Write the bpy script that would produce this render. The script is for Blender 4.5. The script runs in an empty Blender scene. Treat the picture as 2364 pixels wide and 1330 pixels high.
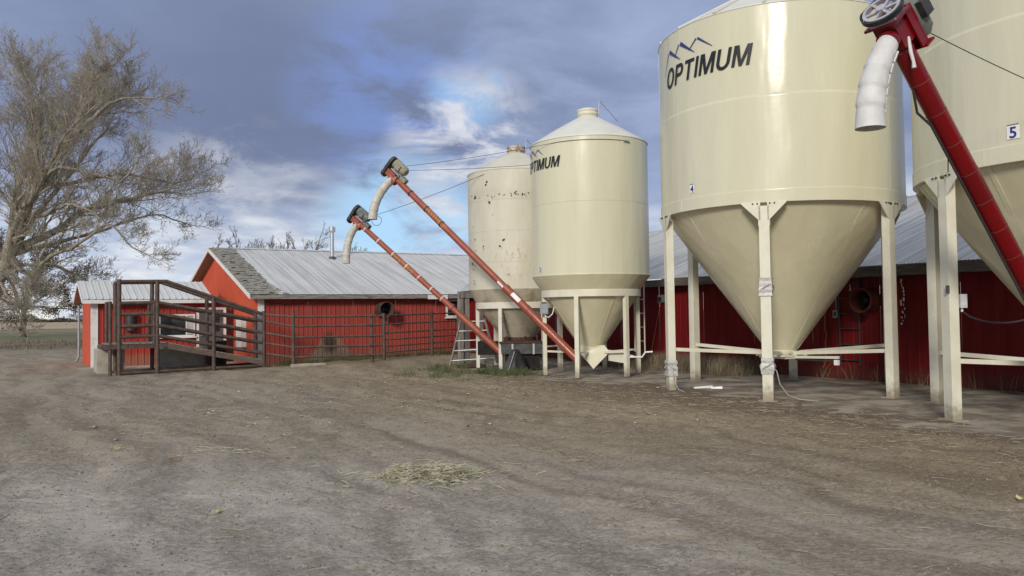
import bpy, bmesh, math, random
import numpy as np
from mathutils import Vector, Matrix, noise as mnoise

random.seed(7); np.random.seed(7)
PI = math.pi
sc = bpy.context.scene
C = sc.collection

# ------------------------------------------------------------------ camera
cam_d = bpy.data.cameras.new("camera"); cam = bpy.data.objects.new("camera", cam_d); C.objects.link(cam)
cam_d.sensor_width = 36.0; cam_d.lens = 1850 / 2364 * 36.0
cam_d.clip_start = 0.1; cam_d.clip_end = 6000
cam.location = (0, 0, 1.69)
cam.matrix_world = (Matrix.Translation((0, 0, 1.69)) @ Matrix.Rotation(PI / 2 + 0.0302, 4, 'X') @ Matrix.Rotation(-0.0145, 4, 'Z'))
sc.camera = cam
sc.render.resolution_x = 1024; sc.render.resolution_y = 576

# ------------------------------------------------------------------ light
SUN_EL, SUN_AZ = math.radians(24), math.radians(198)       # azimuth clockwise from +Y
sd = bpy.data.lights.new("sun", 'SUN'); sun = bpy.data.objects.new("sun", sd); C.objects.link(sun)
sd.energy = 2.2; sd.angle = math.radians(11); sd.color = (1.0, 0.93, 0.82)
S = Vector((math.sin(SUN_AZ) * math.cos(SUN_EL), math.cos(SUN_AZ) * math.cos(SUN_EL), math.sin(SUN_EL)))
sun.rotation_euler = S.to_track_quat('Z', 'Y').to_euler()
sun.location = S * 60
sc.view_settings.view_transform = 'Standard'; sc.view_settings.look = 'None'
sc.view_settings.exposure = 0.30; sc.view_settings.gamma = 1.0
sc.view_settings.use_curve_mapping = False

# ------------------------------------------------------------------ node helpers
class NT:
    def __init__(s, tree): s.t = tree; s.n = tree.nodes; s.l = tree.links
    def new(s, typ, **kw):
        n = s.n.new(typ)
        for k, v in kw.items(): setattr(n, k, v)
        return n
    def link(s, a, b): s.l.new(a, b)
    def inp(s, sock, v):
        if hasattr(v, 'is_output') or isinstance(v, bpy.types.NodeSocket): s.l.new(v, sock)
        else: sock.default_value = v
    def math(s, op, a, b=0.0, c=0.0, clamp=False):
        n = s.new('ShaderNodeMath', operation=op); n.use_clamp = clamp
        s.inp(n.inputs[0], a); s.inp(n.inputs[1], b); s.inp(n.inputs[2], c); return n.outputs[0]
    def vmath(s, op, a, b=(0, 0, 0)):
        n = s.new('ShaderNodeVectorMath', operation=op); s.inp(n.inputs[0], a); s.inp(n.inputs[1], b)
        return n.outputs['Value'] if op in ('DOT_PRODUCT', 'LENGTH', 'DISTANCE') else n.outputs['Vector']
    def mapr(s, v, a, b, c=0.0, d=1.0, smooth=True):
        n = s.new('ShaderNodeMapRange'); n.interpolation_type = 'SMOOTHSTEP' if smooth else 'LINEAR'
        s.inp(n.inputs[0], v); n.inputs[1].default_value = a; n.inputs[2].default_value = b
        n.inputs[3].default_value = c; n.inputs[4].default_value = d; return n.outputs[0]
    def mix(s, f, a, b, blend='MIX'):
        n = s.new('ShaderNodeMix', data_type='RGBA'); n.blend_type = blend
        def col(v): return (*v, 1) if isinstance(v, tuple) and len(v) == 3 else v
        s.inp(n.inputs[0], f); s.inp(n.inputs[6], col(a)); s.inp(n.inputs[7], col(b)); return n.outputs[2]
    def noise(s, vec, scale, detail=4, rough=.55, dist=0.0):
        n = s.new('ShaderNodeTexNoise'); s.inp(n.inputs['Vector'], vec); n.inputs['Scale'].default_value = scale
        n.inputs['Detail'].default_value = detail; n.inputs['Roughness'].default_value = rough
        n.inputs['Distortion'].default_value = dist; return n.outputs['Fac']
    def mapping(s, vec, scale=(1, 1, 1), rot=(0, 0, 0), loc=(0, 0, 0)):
        n = s.new('ShaderNodeMapping'); s.inp(n.inputs['Vector'], vec)
        n.inputs['Scale'].default_value = scale; n.inputs['Rotation'].default_value = rot; n.inputs['Location'].default_value = loc
        return n.outputs[0]
    def pos(s): return s.new('ShaderNodeNewGeometry').outputs['Position']
    def sep(s, v):
        n = s.new('ShaderNodeSeparateXYZ'); s.inp(n.inputs[0], v); return n.outputs
    def comb(s, x, y, z):
        n = s.new('ShaderNodeCombineXYZ'); s.inp(n.inputs[0], x); s.inp(n.inputs[1], y); s.inp(n.inputs[2], z); return n.outputs[0]

# ------------------------------------------------------------------ sky (world)
w = bpy.data.worlds.new("World"); sc.world = w; w.use_nodes = True
wt = NT(w.node_tree); w.node_tree.nodes.clear()
D = wt.new('ShaderNodeTexCoord').outputs['Generated']
D = wt.vmath('NORMALIZE', D)
sx, sy, sz = wt.sep(D)
sky = wt.new('ShaderNodeTexSky', sky_type='NISHITA'); sky.sun_disc = False
sky.sun_elevation = SUN_EL; sky.sun_rotation = SUN_AZ; sky.air_density = 1.0; sky.dust_density = 1.0; sky.ozone_density = 2.0
STR = 0.1
zc = wt.math('ADD', wt.math('MAXIMUM', sz, 0.0), 0.16)
uv = wt.comb(wt.math('DIVIDE', sx, zc), wt.math('DIVIDE', sy, zc), 0.0)      # flat cloud layer seen from below
n_big = wt.noise(wt.mapping(uv, (.8, .8, 1), loc=(3.1, 1.7, 0)), 1.0, 3, .5, .25)
n_med = wt.noise(wt.mapping(uv, (1, 1, 1), loc=(7.3, 2.2, 0)), 1.7, 6, .55, .4)
n_fine = wt.noise(wt.mapping(uv, (1, 1, 1), loc=(1.3, 5.2, 0)), 3.6, 8, .60, .3)
n_cum = wt.noise(wt.mapping(D, (8, 8, 15), loc=(2.0, .3, .4)), 1.0, 10, .63, .5)
def blob(d, r0, r1):                       # soft region of the sky around a direction
    d = Vector(d).normalized()
    return wt.mapr(wt.vmath('DOT_PRODUCT', D, tuple(d)), math.cos(r1), math.cos(r0))
def ctr(n, k): return wt.math('MULTIPLY', wt.math('SUBTRACT', n, .5), k)
# dense grey-blue deck overhead that breaks up and pales towards the horizon
edge = wt.math('ADD', sz, wt.math('ADD', ctr(n_big, .10), ctr(n_med, .16)))
deck = wt.mapr(edge, .06, .19)
tone = wt.math('ADD', ctr(n_big, 1.5), wt.math('ADD', ctr(n_med, .9), ctr(n_fine, .45)))
dcol = wt.mix(wt.mapr(tone, -.42, .42), (.168, .210, .335), (.275, .340, .505))
dcol = wt.mix(wt.math('MULTIPLY', blob((-.24, 1, .215), .04, .27), .85), dcol, (.138, .170, .275))
bluep = wt.math('MULTIPLY', blob((-.145, 1, .275), .01, .15), wt.mapr(n_fine, .36, .62))
dcol = wt.mix(wt.math('MULTIPLY', bluep, .55), dcol, (.185, .290, .640))
dcol = wt.mix(wt.math('MULTIPLY', blob((.12, 1, .30), .03, .24), wt.mapr(n_fine, .38, .66, 0, .35)), dcol, (.34, .41, .58))
lcol = wt.mix(wt.mapr(n_fine, .36, .64), (.38, .45, .59), (.62, .66, .73))
skyc = wt.mix(1.0, sky.outputs[0], (STR, STR, STR), 'MULTIPLY')
full = wt.mix(deck, lcol, dcol)
gap = wt.math('MULTIPLY', blob((-.135, 1, .100), .03, .125), wt.mapr(n_cum, .68, .44))      # clear sky showing under the deck
gap = wt.math('MAXIMUM', gap, wt.math('MULTIPLY', blob((-.05, 1, .28), .01, .06), wt.mapr(n_cum, .62, .45, 0, .6)))
full = wt.mix(wt.math('MULTIPLY', gap, .92), full, wt.mix(.2, (.36, .60, .86), skyc))
pf_ = wt.math('MULTIPLY', wt.math('MAXIMUM', blob((-.055, 1, .205), .03, .115), wt.math('MULTIPLY', blob((-.35, 1, .125), .02, .14), .55)), wt.mapr(n_cum, .43, .60))
full = wt.mix(wt.math('MULTIPLY', pf_, .85), full, wt.mix(wt.mapr(n_fine, .40, .66), (.50, .53, .60), (.68, .69, .72)))
low = wt.mapr(wt.math('ADD', sz, ctr(n_cum, .05)), .02, .085, 1.0, 0.0)    # pale air and cream cloud near the horizon
hcol = wt.mix(wt.mapr(n_cum, .42, .60), (.52, .59, .70), (.80, .775, .70))
full = wt.mix(wt.math('MULTIPLY', low, .8), full, hcol)
full = wt.mix(wt.mapr(sz, .42, .98, 0, .85), full, wt.mix(wt.mapr(tone, -.4, .4), (.46, .475, .50), (.66, .67, .69)))   # an overcast deck brightens towards the zenith
inv = wt.mix(1.0, full, (1 / STR, 1 / STR, 1 / STR), 'MULTIPLY')
bg = wt.new('ShaderNodeBackground'); wt.link(inv, bg.inputs[0]); bg.inputs[1].default_value = STR
wo = wt.new('ShaderNodeOutputWorld'); wt.link(bg.outputs[0], wo.inputs[0])

# ------------------------------------------------------------------ materials
MATS = {}
def new_mat(name):
    m = bpy.data.materials.new(name); m.use_nodes = True; t = NT(m.node_tree); m.node_tree.nodes.clear()
    b = t.new('ShaderNodeBsdfPrincipled'); o = t.new('ShaderNodeOutputMaterial'); t.link(b.outputs[0], o.inputs[0])
    MATS[name] = m; return m, t, b
def bump(t, b, h, strength, dist=.02):
    n = t.new('ShaderNodeBump'); n.inputs['Strength'].default_value = strength; n.inputs['Distance'].default_value = dist
    t.inp(n.inputs['Height'], h); t.link(n.outputs[0], b.inputs['Normal'])
def M(name, c1, c2=None, scale=4.0, rough=.6, metal=0.0, bmp=0.0, bscale=40.0, stretch=(1, 1, 1), coat=0.0, lo=.38, hi=.64, rvar=.1, bdist=.01, spec=.5):
    m, t, b = new_mat(name)
    p = t.mapping(t.pos(), stretch)
    if c2 is None: c2 = tuple(x * .75 for x in c1)
    f = t.mapr(t.noise(p, scale, 6, .62, .2), lo, hi)
    t.inp(b.inputs['Base Color'], t.mix(f, c1, c2))
    t.inp(b.inputs['Roughness'], t.math('ADD', t.math('MULTIPLY', f, rvar), rough))
    b.inputs['Metallic'].default_value = metal; b.inputs['Coat Weight'].default_value = coat; b.inputs['Coat Roughness'].default_value = .12
    b.inputs['Specular IOR Level'].default_value = spec
    if bmp: bump(t, b, t.noise(p, bscale, 4, .6), bmp, bdist)
    return m

BROT = math.atan2(.532, .847)                 # the barns are turned by this angle
BO = Vector((-9.42, 28.9, 0))                 # eave corner of the nearer wing
E1 = Vector((math.cos(BROT), math.sin(BROT), 0)); E2 = Vector((-math.sin(BROT), math.cos(BROT), 0))
def F(a, b, z=0.0): return BO + E1 * a + E2 * b + Vector((0, 0, z))
def barn_coords(t):
    d = t.vmath('SUBTRACT', t.pos(), tuple(BO))
    return t.vmath('DOT_PRODUCT', d, tuple(E1)), t.vmath('DOT_PRODUCT', d, tuple(E2)), t.sep(d)[2]

# cream enamel of the newer bins: glossy, with faint oil-canning in the sheet
def silo_paint(name, c1, c2):
    m, t, b = new_mat(name); p = t.pos()
    f = t.mapr(t.noise(t.mapping(p, (1.2, 1.2, .25)), 1.6, 4, .5), .35, .7)
    col = t.mix(f, c1, c2)
    dust = t.math('MULTIPLY', t.mapr(t.noise(t.mapping(p, (9, 9, .35)), 2.0, 5, .6), .52, .8), .30)
    t.inp(b.inputs['Base Color'], t.mix(dust, col, (.52, .48, .37)))
    t.inp(b.inputs['Roughness'], t.math('ADD', t.math('MULTIPLY', f, .08), .21))
    b.inputs['Specular IOR Level'].default_value = .48
    h = t.noise(t.mapping(p, (2.3, 2.3, .42)), 1.0, 2, .5, .2)
    h2 = t.noise(t.mapping(p, (1, 1, 1)), 5.0, 2, .5)
    bump(t, b, t.math('ADD', h, t.math('MULTIPLY', h2, .06)), .5, .05)
    return m
silo_paint('cream_enamel', (.62, .598, .435), (.65, .628, .468))
silo_paint('cream_cone', (.65, .605, .42), (.69, .645, .46))
def leg_paint():
    m, t, b = new_mat('cream_steel'); p = t.pos(); z = t.sep(p)[2]
    col = t.mix(t.mapr(t.noise(p, 3, 6, .62), .38, .64), (.71, .69, .56), (.65, .62, .48))
    n = t.noise(p, 11, 6, .7); n2 = t.noise(t.mapping(p, (14, 14, .8)), 1.0, 4, .6)
    col = t.mix(t.math('MULTIPLY', t.mapr(n2, .58, .78), .22), col, (.42, .36, .25))
    col = t.mix(t.math('MULTIPLY', t.mapr(t.math('SUBTRACT', z, t.math('MULTIPLY', n, .55)), -.25, .10, 1, 0), .8), col, (.22, .17, .12))
    chip = t.mapr(t.noise(p, 26, 3, .6), .70, .74)
    col = t.mix(t.math('MULTIPLY', chip, .6), col, (.25, .14, .08))
    t.inp(b.inputs['Base Color'], col); b.inputs['Roughness'].default_value = .4
leg_paint()
M('silo_roof', (.68, .675, .60), (.62, .61, .54), 2, .38, .0)
def old_paint():
    m, t, b = new_mat('old_paint'); p = t.pos()
    f = t.mapr(t.noise(t.mapping(p, (1.3, 1.3, .5)), 1.7, 6, .6), .35, .7)
    col = t.mix(f, (.56, .53, .42), (.62, .60, .50))
    st = t.mapr(t.noise(t.mapping(p, (7, 7, .5)), 1.6, 6, .65), .56, .76)
    col = t.mix(t.math('MULTIPLY', st, .18), col, (.40, .35, .26))
    d = t.vmath('DISTANCE', t.vmath('MULTIPLY', p, (1, 1, .8)), (.05, 22.9, 3.25 * .8))   # scorched, rust-run area low on the front
    nr = t.noise(t.mapping(p, (5, 5, 2.2)), 2.0, 7, .7, .6)
    m2 = t.math('MULTIPLY', t.mapr(d, .25, .75, 1, 0), t.mapr(nr, .53, .66))
    col = t.mix(t.math('MULTIPLY', m2, .6), col, (.40, .23, .10))
    t.inp(b.inputs['Base Color'], col); b.inputs['Roughness'].default_value = .5
    bump(t, b, t.noise(t.mapping(p, (2, 2, .6)), 1.4, 3, .5), .25, .04)
old_paint()
M('dirty_cone', (.50, .46, .35), (.24, .19, .12), 2.6, .65, bmp=.2, bscale=18, stretch=(1, 1, .5), lo=.45, hi=.75)
M('old_steel', (.66, .63, .54), (.40, .30, .20), 5, .55, bmp=.15, lo=.55, hi=.75)
M('rust_chip', (.035, .022, .015), (.10, .045, .02), 20, .8)
M('rust', (.10, .045, .028), (.055, .030, .022), 9, .8, .2, .3, 60)
M('rusty_pipe', (.078, .051, .040), (.125, .086, .068), 6, .62, .25, .25, 50)
M('fan_maroon', (.13, .018, .012), (.09, .025, .015), 6, .8)
M('old_lid', (.50, .46, .37), (.26, .17, .11), 7, .7, lo=.45, hi=.6)
M('dark_steel', (.045, .047, .05), (.07, .07, .07), 8, .5, .4)
M('grey_steel', (.065, .067, .07), (.11, .11, .105), 5, .5, .3, .1, 30)
M('galvanised', (.56, .57, .57), (.42, .43, .44), 6, .38, .7, .05, 30)
M('grey_box', (.30, .33, .34), (.25, .28, .29), 6, .5)
M('auger_paint', (.32, .072, .034), (.25, .066, .040), 7, .42, bmp=.08, coat=.15)
M('auger_band', (.66, .56, .48), None, 8, .6)
M('auger_band_dark', (.06, .03, .028), None, 8, .6)
M('crimson', (.185, .002, .005), (.15, .002, .004), 3, .30, coat=.12, spec=.35)
M('crimson_seam', (.17, .06, .05), None, 6, .5)
M('yellow_stencil', (.55, .34, .06), (.42, .10, .04), 26, .6, lo=.42, hi=.62)
def plastic():
    m, t, b = new_mat('spout_plastic'); p = t.pos()
    f = t.mapr(t.noise(p, 6, 5, .6), .35, .7)
    t.inp(b.inputs['Base Color'], t.mix(f, (.68, .675, .65), (.58, .575, .55)))
    b.inputs['Roughness'].default_value = .62; b.inputs['Subsurface Weight'].default_value = .15
    b.inputs['Subsurface Radius'].default_value = (.05, .05, .05)
    bump(t, b, t.noise(p, 14, 3, .5), .15, .02)
plastic()
M('spout_old', (.56, .55, .49), (.44, .42, .36), 7, .55, bmp=.15, bscale=20)
M('motor_olive', (.30, .28, .20), (.22, .20, .14), 7, .6)
M('motor_grey', (.16, .175, .16), (.11, .12, .11), 7, .55)
M('belt_guard', (.035, .04, .04), (.06, .065, .06), 7, .45, .3)
M('pulley_alu', (.58, .58, .60), (.48, .48, .50), 9, .35, .6)
M('rubber', (.012, .013, .014), (.03, .03, .032), 5, .55, bmp=.2, bscale=12)
M('logo_black', (.012, .012, .016), (.016, .016, .02), 5, .4)
M('logo_blue', (.02, .04, .16), (.02, .05, .18), 5, .4)
M('number_blue', (.02, .03, .17), (.02, .03, .18), 5, .5)
M('plate_white', (.80, .80, .80), (.76, .76, .76), 5, .5)
M('white_paint', (.72, .71, .68), (.55, .52, .47), 4, .6, bmp=.1, bscale=30, lo=.48, hi=.72)
M('concrete_block', (.42, .39, .33), (.33, .30, .25), 3.5, .9, bmp=.35, bscale=40)
M('concrete_grey', (.42, .40, .355), (.33, .31, .27), 3, .9, bmp=.35, bscale=40)
M('weathered_wood', (.27, .25, .22), (.14, .125, .11), 3, .85, bmp=.4, bscale=30, stretch=(6, 6, .6))
M('ramp_timber', (.15, .11, .085), (.09, .066, .052), 3, .85, bmp=.4, bscale=26, stretch=(.8, .8, 8))
M('fascia_wood', (.30, .275, .235), (.15, .13, .11), 3, .85, bmp=.4, bscale=26, stretch=(.8, .8, 8))
M('dark_fascia', (.14, .125, .105), (.075, .065, .055), 3, .85, bmp=.4, bscale=26, stretch=(.8, .8, 8))
M('soffit_wood', (.36, .25, .18), (.27, .18, .13), 4, .8, bmp=.2)
M('shingle', (.34, .325, .285), (.19, .175, .145), 7, .9, bmp=.5, bscale=40, lo=.35, hi=.68)
M('shingle_dark', (.11, .10, .085), (.17, .155, .13), 7, .9, bmp=.5, bscale=40)
M('glass_dark', (.012, .015, .018), (.02, .022, .024), 2, .08, spec=.8)
M('curtain', (.5, .5, .48), (.4, .4, .38), 4, .7)
M('door_grey', (.10, .105, .11), (.075, .08, .085), 3, .5)
M('rope_orange', (.42, .16, .05), None, 30, .8)
M('cord_grey', (.42, .40, .36), None, 30, .7)
M('cable_dark', (.05, .05, .055), None, 30, .6, .3)
M('dark_inside', (.018, .014, .012), None, 5, .9)
M('tape', (.56, .555, .52), (.42, .41, .38), 20, .3, bmp=.3, bscale=60)
M('bark', (.34, .30, .235), (.17, .15, .115), 7, .9, bmp=.6, bscale=20, stretch=(1, 1, .35))
M('bark_dark', (.13, .105, .08), (.075, .06, .045), 5, .9)
M('twig', (.42, .375, .295), (.30, .262, .205), .9, .85)
M('twig_far', (.30, .26, .21), (.22, .19, .155), .6, .85)
M('leaf_dark', (.085, .062, .038), (.13, .095, .055), 1.2, .75)
M('leaf_pale', (.22, .165, .07), (.13, .10, .05), 2, .7)
M('leaf_yellow', (.70, .60, .22), (.52, .46, .18), 6, .6)
M('leaf_orange', (.42, .16, .04), (.30, .12, .04), 9, .6)
M('leaf_litter', (.58, .53, .38), (.28, .22, .12), 3, .75, lo=.4, hi=.6)
M('hay', (.43, .40, .285), (.26, .24, .16), 9, .8)
M('straw', (.36, .31, .21), (.20, .17, .115), 3, .8)
M('stone', (.36, .33, .285), (.17, .15, .125), 9, .85, lo=.30, hi=.55)
M('clod', (.13, .100, .072), (.20, .16, .12), 5, .95, bmp=.4)
M('green_grass', (.055, .085, .025), (.12, .13, .045), 1.6, .7)
M('dry_weed', (.15, .118, .078), (.24, .195, .13), 2.2, .85)
M('hedge', (.062, .050, .036), (.10, .08, .055), .5, .9)
M('field_dry', (.42, .335, .215), (.34, .265, .165), .12, .95, bmp=.4, bscale=1.5)
M('far_white', (.60, .62, .64), (.5, .52, .55), .2, .7)
M('far_grey', (.26, .30, .34), (.2, .23, .27), .2, .7)
def lawn():
    m, t, b = new_mat('lawn'); p = t.pos()
    f = t.mapr(t.noise(p, .35, 6, .65), .38, .66)
    t.inp(b.inputs['Base Color'], t.mix(f, (.095, .112, .040), (.20, .175, .085))); b.inputs['Roughness'].default_value = .95
lawn()
# red ribbed siding: chalked paint, dirt splash near the ground, a bare scrubbed patch under the fan
def siding(name, c1, c2, dirt, patch=False):
    m, t, b = new_mat(name); p = t.pos(); a_, b_, z_ = barn_coords(t)
    f = t.mapr(t.noise(t.mapping(p, (3, 3, .45)), 1.5, 6, .65, .2), .36, .66)
    col = t.mix(f, c1, c2)
    nz = t.noise(p, 3.0, 5, .6)
    sp = t.mapr(t.math('ADD', z_, t.math('MULTIPLY', nz, -.5)), -.15, .22, 1, 0)
    col = t.mix(t.math('MULTIPLY', sp, .6), col, dirt)
    if patch:
        n2 = t.noise(t.mapping(p, (2, 2, 1.2)), 2.2, 5, .65, .4)
        dx = t.math('ABSOLUTE', t.math('SUBTRACT', a_, 3.12))
        wd = t.math('ADD', t.mapr(z_, .0, 1.0, .98, .22, False), t.math('MULTIPLY', t.math('SUBTRACT', n2, .5), .7))
        pt = t.math('MULTIPLY', t.mapr(t.math('SUBTRACT', dx, wd), -.18, .06, 1, 0), t.mapr(z_, .80, 1.02, 1, 0))
        col = t.mix(t.math('MULTIPLY', pt, .8), col, (.20, .175, .13))
        dd = t.vmath('LENGTH', t.comb(t.math('SUBTRACT', a_, 3.05), 0.0, t.math('MULTIPLY', t.math('SUBTRACT', z_, .62), .75)))
        st = t.mapr(t.math('ADD', dd, t.math('MULTIPLY', t.math('SUBTRACT', n2, .5), .35)), .16, .38, 1, 0)
        col = t.mix(t.math('MULTIPLY', st, .85), col, (.035, .028, .02))
    t.inp(b.inputs['Base Color'], col); t.inp(b.inputs['Roughness'], t.math('ADD', t.math('MULTIPLY', f, .15), .5)); b.inputs['Specular IOR Level'].default_value = .22
    bump(t, b, t.noise(t.mapping(p, (1.5, 1.5, .4)), 2.0, 3, .5), .2, .03)
siding('siding_faded', (.35, .064, .047), (.285, .052, .040), (.20, .11, .08), True)
siding('siding_red', (.36, .046, .030), (.30, .038, .026), (.26, .15, .10))
siding('siding_maroon', (.175, .006, .008), (.14, .005, .006), (.085, .045, .03))
M('orange_wall', (.58, .098, .046), (.52, .086, .042), 1.6, .75, spec=.25, bmp=.15, bscale=60)
def roofmetal(name, c1, c2, rust, axis=0, rib_shade=.5):
    m, t, b = new_mat(name); p = t.pos(); a_, b_, z_ = barn_coords(t)
    f = t.mapr(t.noise(t.mapping(p, (.5, .5, .5)), 1.1, 6, .65), .35, .68)
    col = t.mix(f, c1, c2)
    across, down = (a_, b_) if axis == 0 else (b_, a_)      # narrow dark runs down the sheets, rib shading painted into the colour
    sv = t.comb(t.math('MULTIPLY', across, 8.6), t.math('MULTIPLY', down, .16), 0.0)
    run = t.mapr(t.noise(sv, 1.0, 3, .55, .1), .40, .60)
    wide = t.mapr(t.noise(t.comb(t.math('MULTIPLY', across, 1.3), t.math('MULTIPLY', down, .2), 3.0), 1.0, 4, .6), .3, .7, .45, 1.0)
    col = t.mix(t.math('MULTIPLY', t.math('MULTIPLY', run, wide), rib_shade), col, (.24, .23, .205))
    st = t.mapr(t.noise(t.mapping(p, (1, 1, 1)), 6.0, 5, .7), .62, .80)
    col = t.mix(t.math('MULTIPLY', st, rust), col, (.22, .18, .13))
    t.inp(b.inputs['Base Color'], col); b.inputs['Roughness'].default_value = .36; b.inputs['Metallic'].default_value = .35
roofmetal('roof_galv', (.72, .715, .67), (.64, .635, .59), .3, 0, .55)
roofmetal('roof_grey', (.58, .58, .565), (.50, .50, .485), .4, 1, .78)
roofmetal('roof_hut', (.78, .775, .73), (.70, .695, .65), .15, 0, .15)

# yard: packed dirt and gravel with wheel tracks
def yard():
    m, t, b = new_mat('yard_gravel'); p = t.pos(); a_, b_, z_ = barn_coords(t)
    warp = t.noise(p, .16, 3, .5)
    wv = t.math('MULTIPLY', t.math('SUBTRACT', warp, .5), 5.0)
    along = t.comb(t.math('MULTIPLY', t.math('ADD', a_, wv), 1.7), t.math('MULTIPLY', b_, .13), 0.0)
    tracks = t.noise(along, 1.0, 5, .6, .15)
    big = t.noise(p, .28, 5, .6, .4)
    med = t.noise(t.mapping(p, (1, 1, 1)), 2.3, 6, .68, .3)
    fine = t.noise(p, 34, 5, .75)
    grit = t.noise(p, 120, 2, .6)
    mid = t.noise(t.mapping(p, (1, 1.6, 1)), 17, 6, .72, .3)
    tr2 = t.noise(t.comb(t.math('MULTIPLY', t.math('ADD', a_, wv), 5.2), t.math('MULTIPLY', b_, .22), 4.0), 1.0, 3, .5, .1)
    f1 = t.math('ADD', t.math('ADD', t.math('MULTIPLY', tracks, .34), t.math('MULTIPLY', tr2, .12)), t.math('ADD', t.math('MULTIPLY', med, .16), t.math('MULTIPLY', mid, .46)))
    f1 = t.mapr(f1, .455, .612)
    grey = t.mix(f1, (.215, .180, .132), (.405, .352, .272))
    brown = t.mix(f1, (.205, .158, .099), (.385, .310, .204))
    # towards the bins the yard is browner and muddier, the open side greyer
    side = t.mapr(t.math('ADD', a_, t.math('MULTIPLY', t.math('SUBTRACT', big, .5), 9.0)), -4.5, 3.0)
    col = t.mix(side, grey, brown)
    pale = t.mapr(t.math('ADD', t.vmath('DISTANCE', p, (-3.4, 4.6, 0)), t.math('MULTIPLY', t.math('SUBTRACT', big, .5), 7.0)), 2.2, 7.5, 1, 0)   # dusty pale patch of finer gravel
    col = t.mix(t.math('MULTIPLY', pale, .9), col, t.mix(f1, (.315, .275, .232), (.535, .485, .420)))
    mud = t.math('MULTIPLY', t.mapr(t.math('ADD', a_, t.math('MULTIPLY', t.math('SUBTRACT', med, .5), 3.0)), 1.7, 3.4), t.mapr(b_, -6, -14, .35, 1))
    col = t.mix(t.math('MULTIPLY', mud, .72), col, (.135, .098, .070))
    far = t.mapr(t.sep(p)[1], 44, 52)
    weedy = t.mix(t.mapr(med, .4, .6), (.17, .145, .09), (.30, .25, .175))
    col = t.mix(far, col, weedy)
    sp = t.mapr(fine, .52, .74)
    col = t.mix(t.math('MULTIPLY', sp, .55), col, (.52, .475, .395))
    dk = t.mapr(fine, .48, .30)
    col = t.mix(t.math('MULTIPLY', dk, .6), col, (.085, .070, .052))
    fl = t.mapr(t.noise(t.mapping(p, (10, 60, 1), rot=(0, 0, .5)), 1.0, 3, .6, .5), .64, .76)
    col = t.mix(t.math('MULTIPLY', fl, .35), col, (.42, .36, .25))
    t.inp(b.inputs['Base Color'], col); b.inputs['Roughness'].default_value = .95; b.inputs['Specular IOR Level'].default_value = .2
    h = t.math('ADD', t.math('MULTIPLY', fine, .6), t.math('MULTIPLY', grit, .25))
    h = t.math('ADD', h, t.math('MULTIPLY', mid, 1.6))
    bump(t, b, h, .8, .035)
yard()
def pad():
    m, t, b = new_mat('pad_concrete'); p = t.pos()
    f = t.mapr(t.noise(p, 1.6, 6, .62, .3), .40, .62)
    col = t.mix(f, (.34, .305, .24), (.165, .128, .09))
    st = t.mapr(t.noise(t.mapping(p, (.7, 1.2, 1), rot=(0, 0, .56)), .9, 4, .6, .5), .52, .66)
    col = t.mix(t.math('MULTIPLY', st, .75), col, (.105, .078, .058))
    t.inp(b.inputs['Base Color'], col); b.inputs['Roughness'].default_value = .85
    bump(t, b, t.noise(p, 30, 5, .7), .4, .02)
pad()

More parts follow.
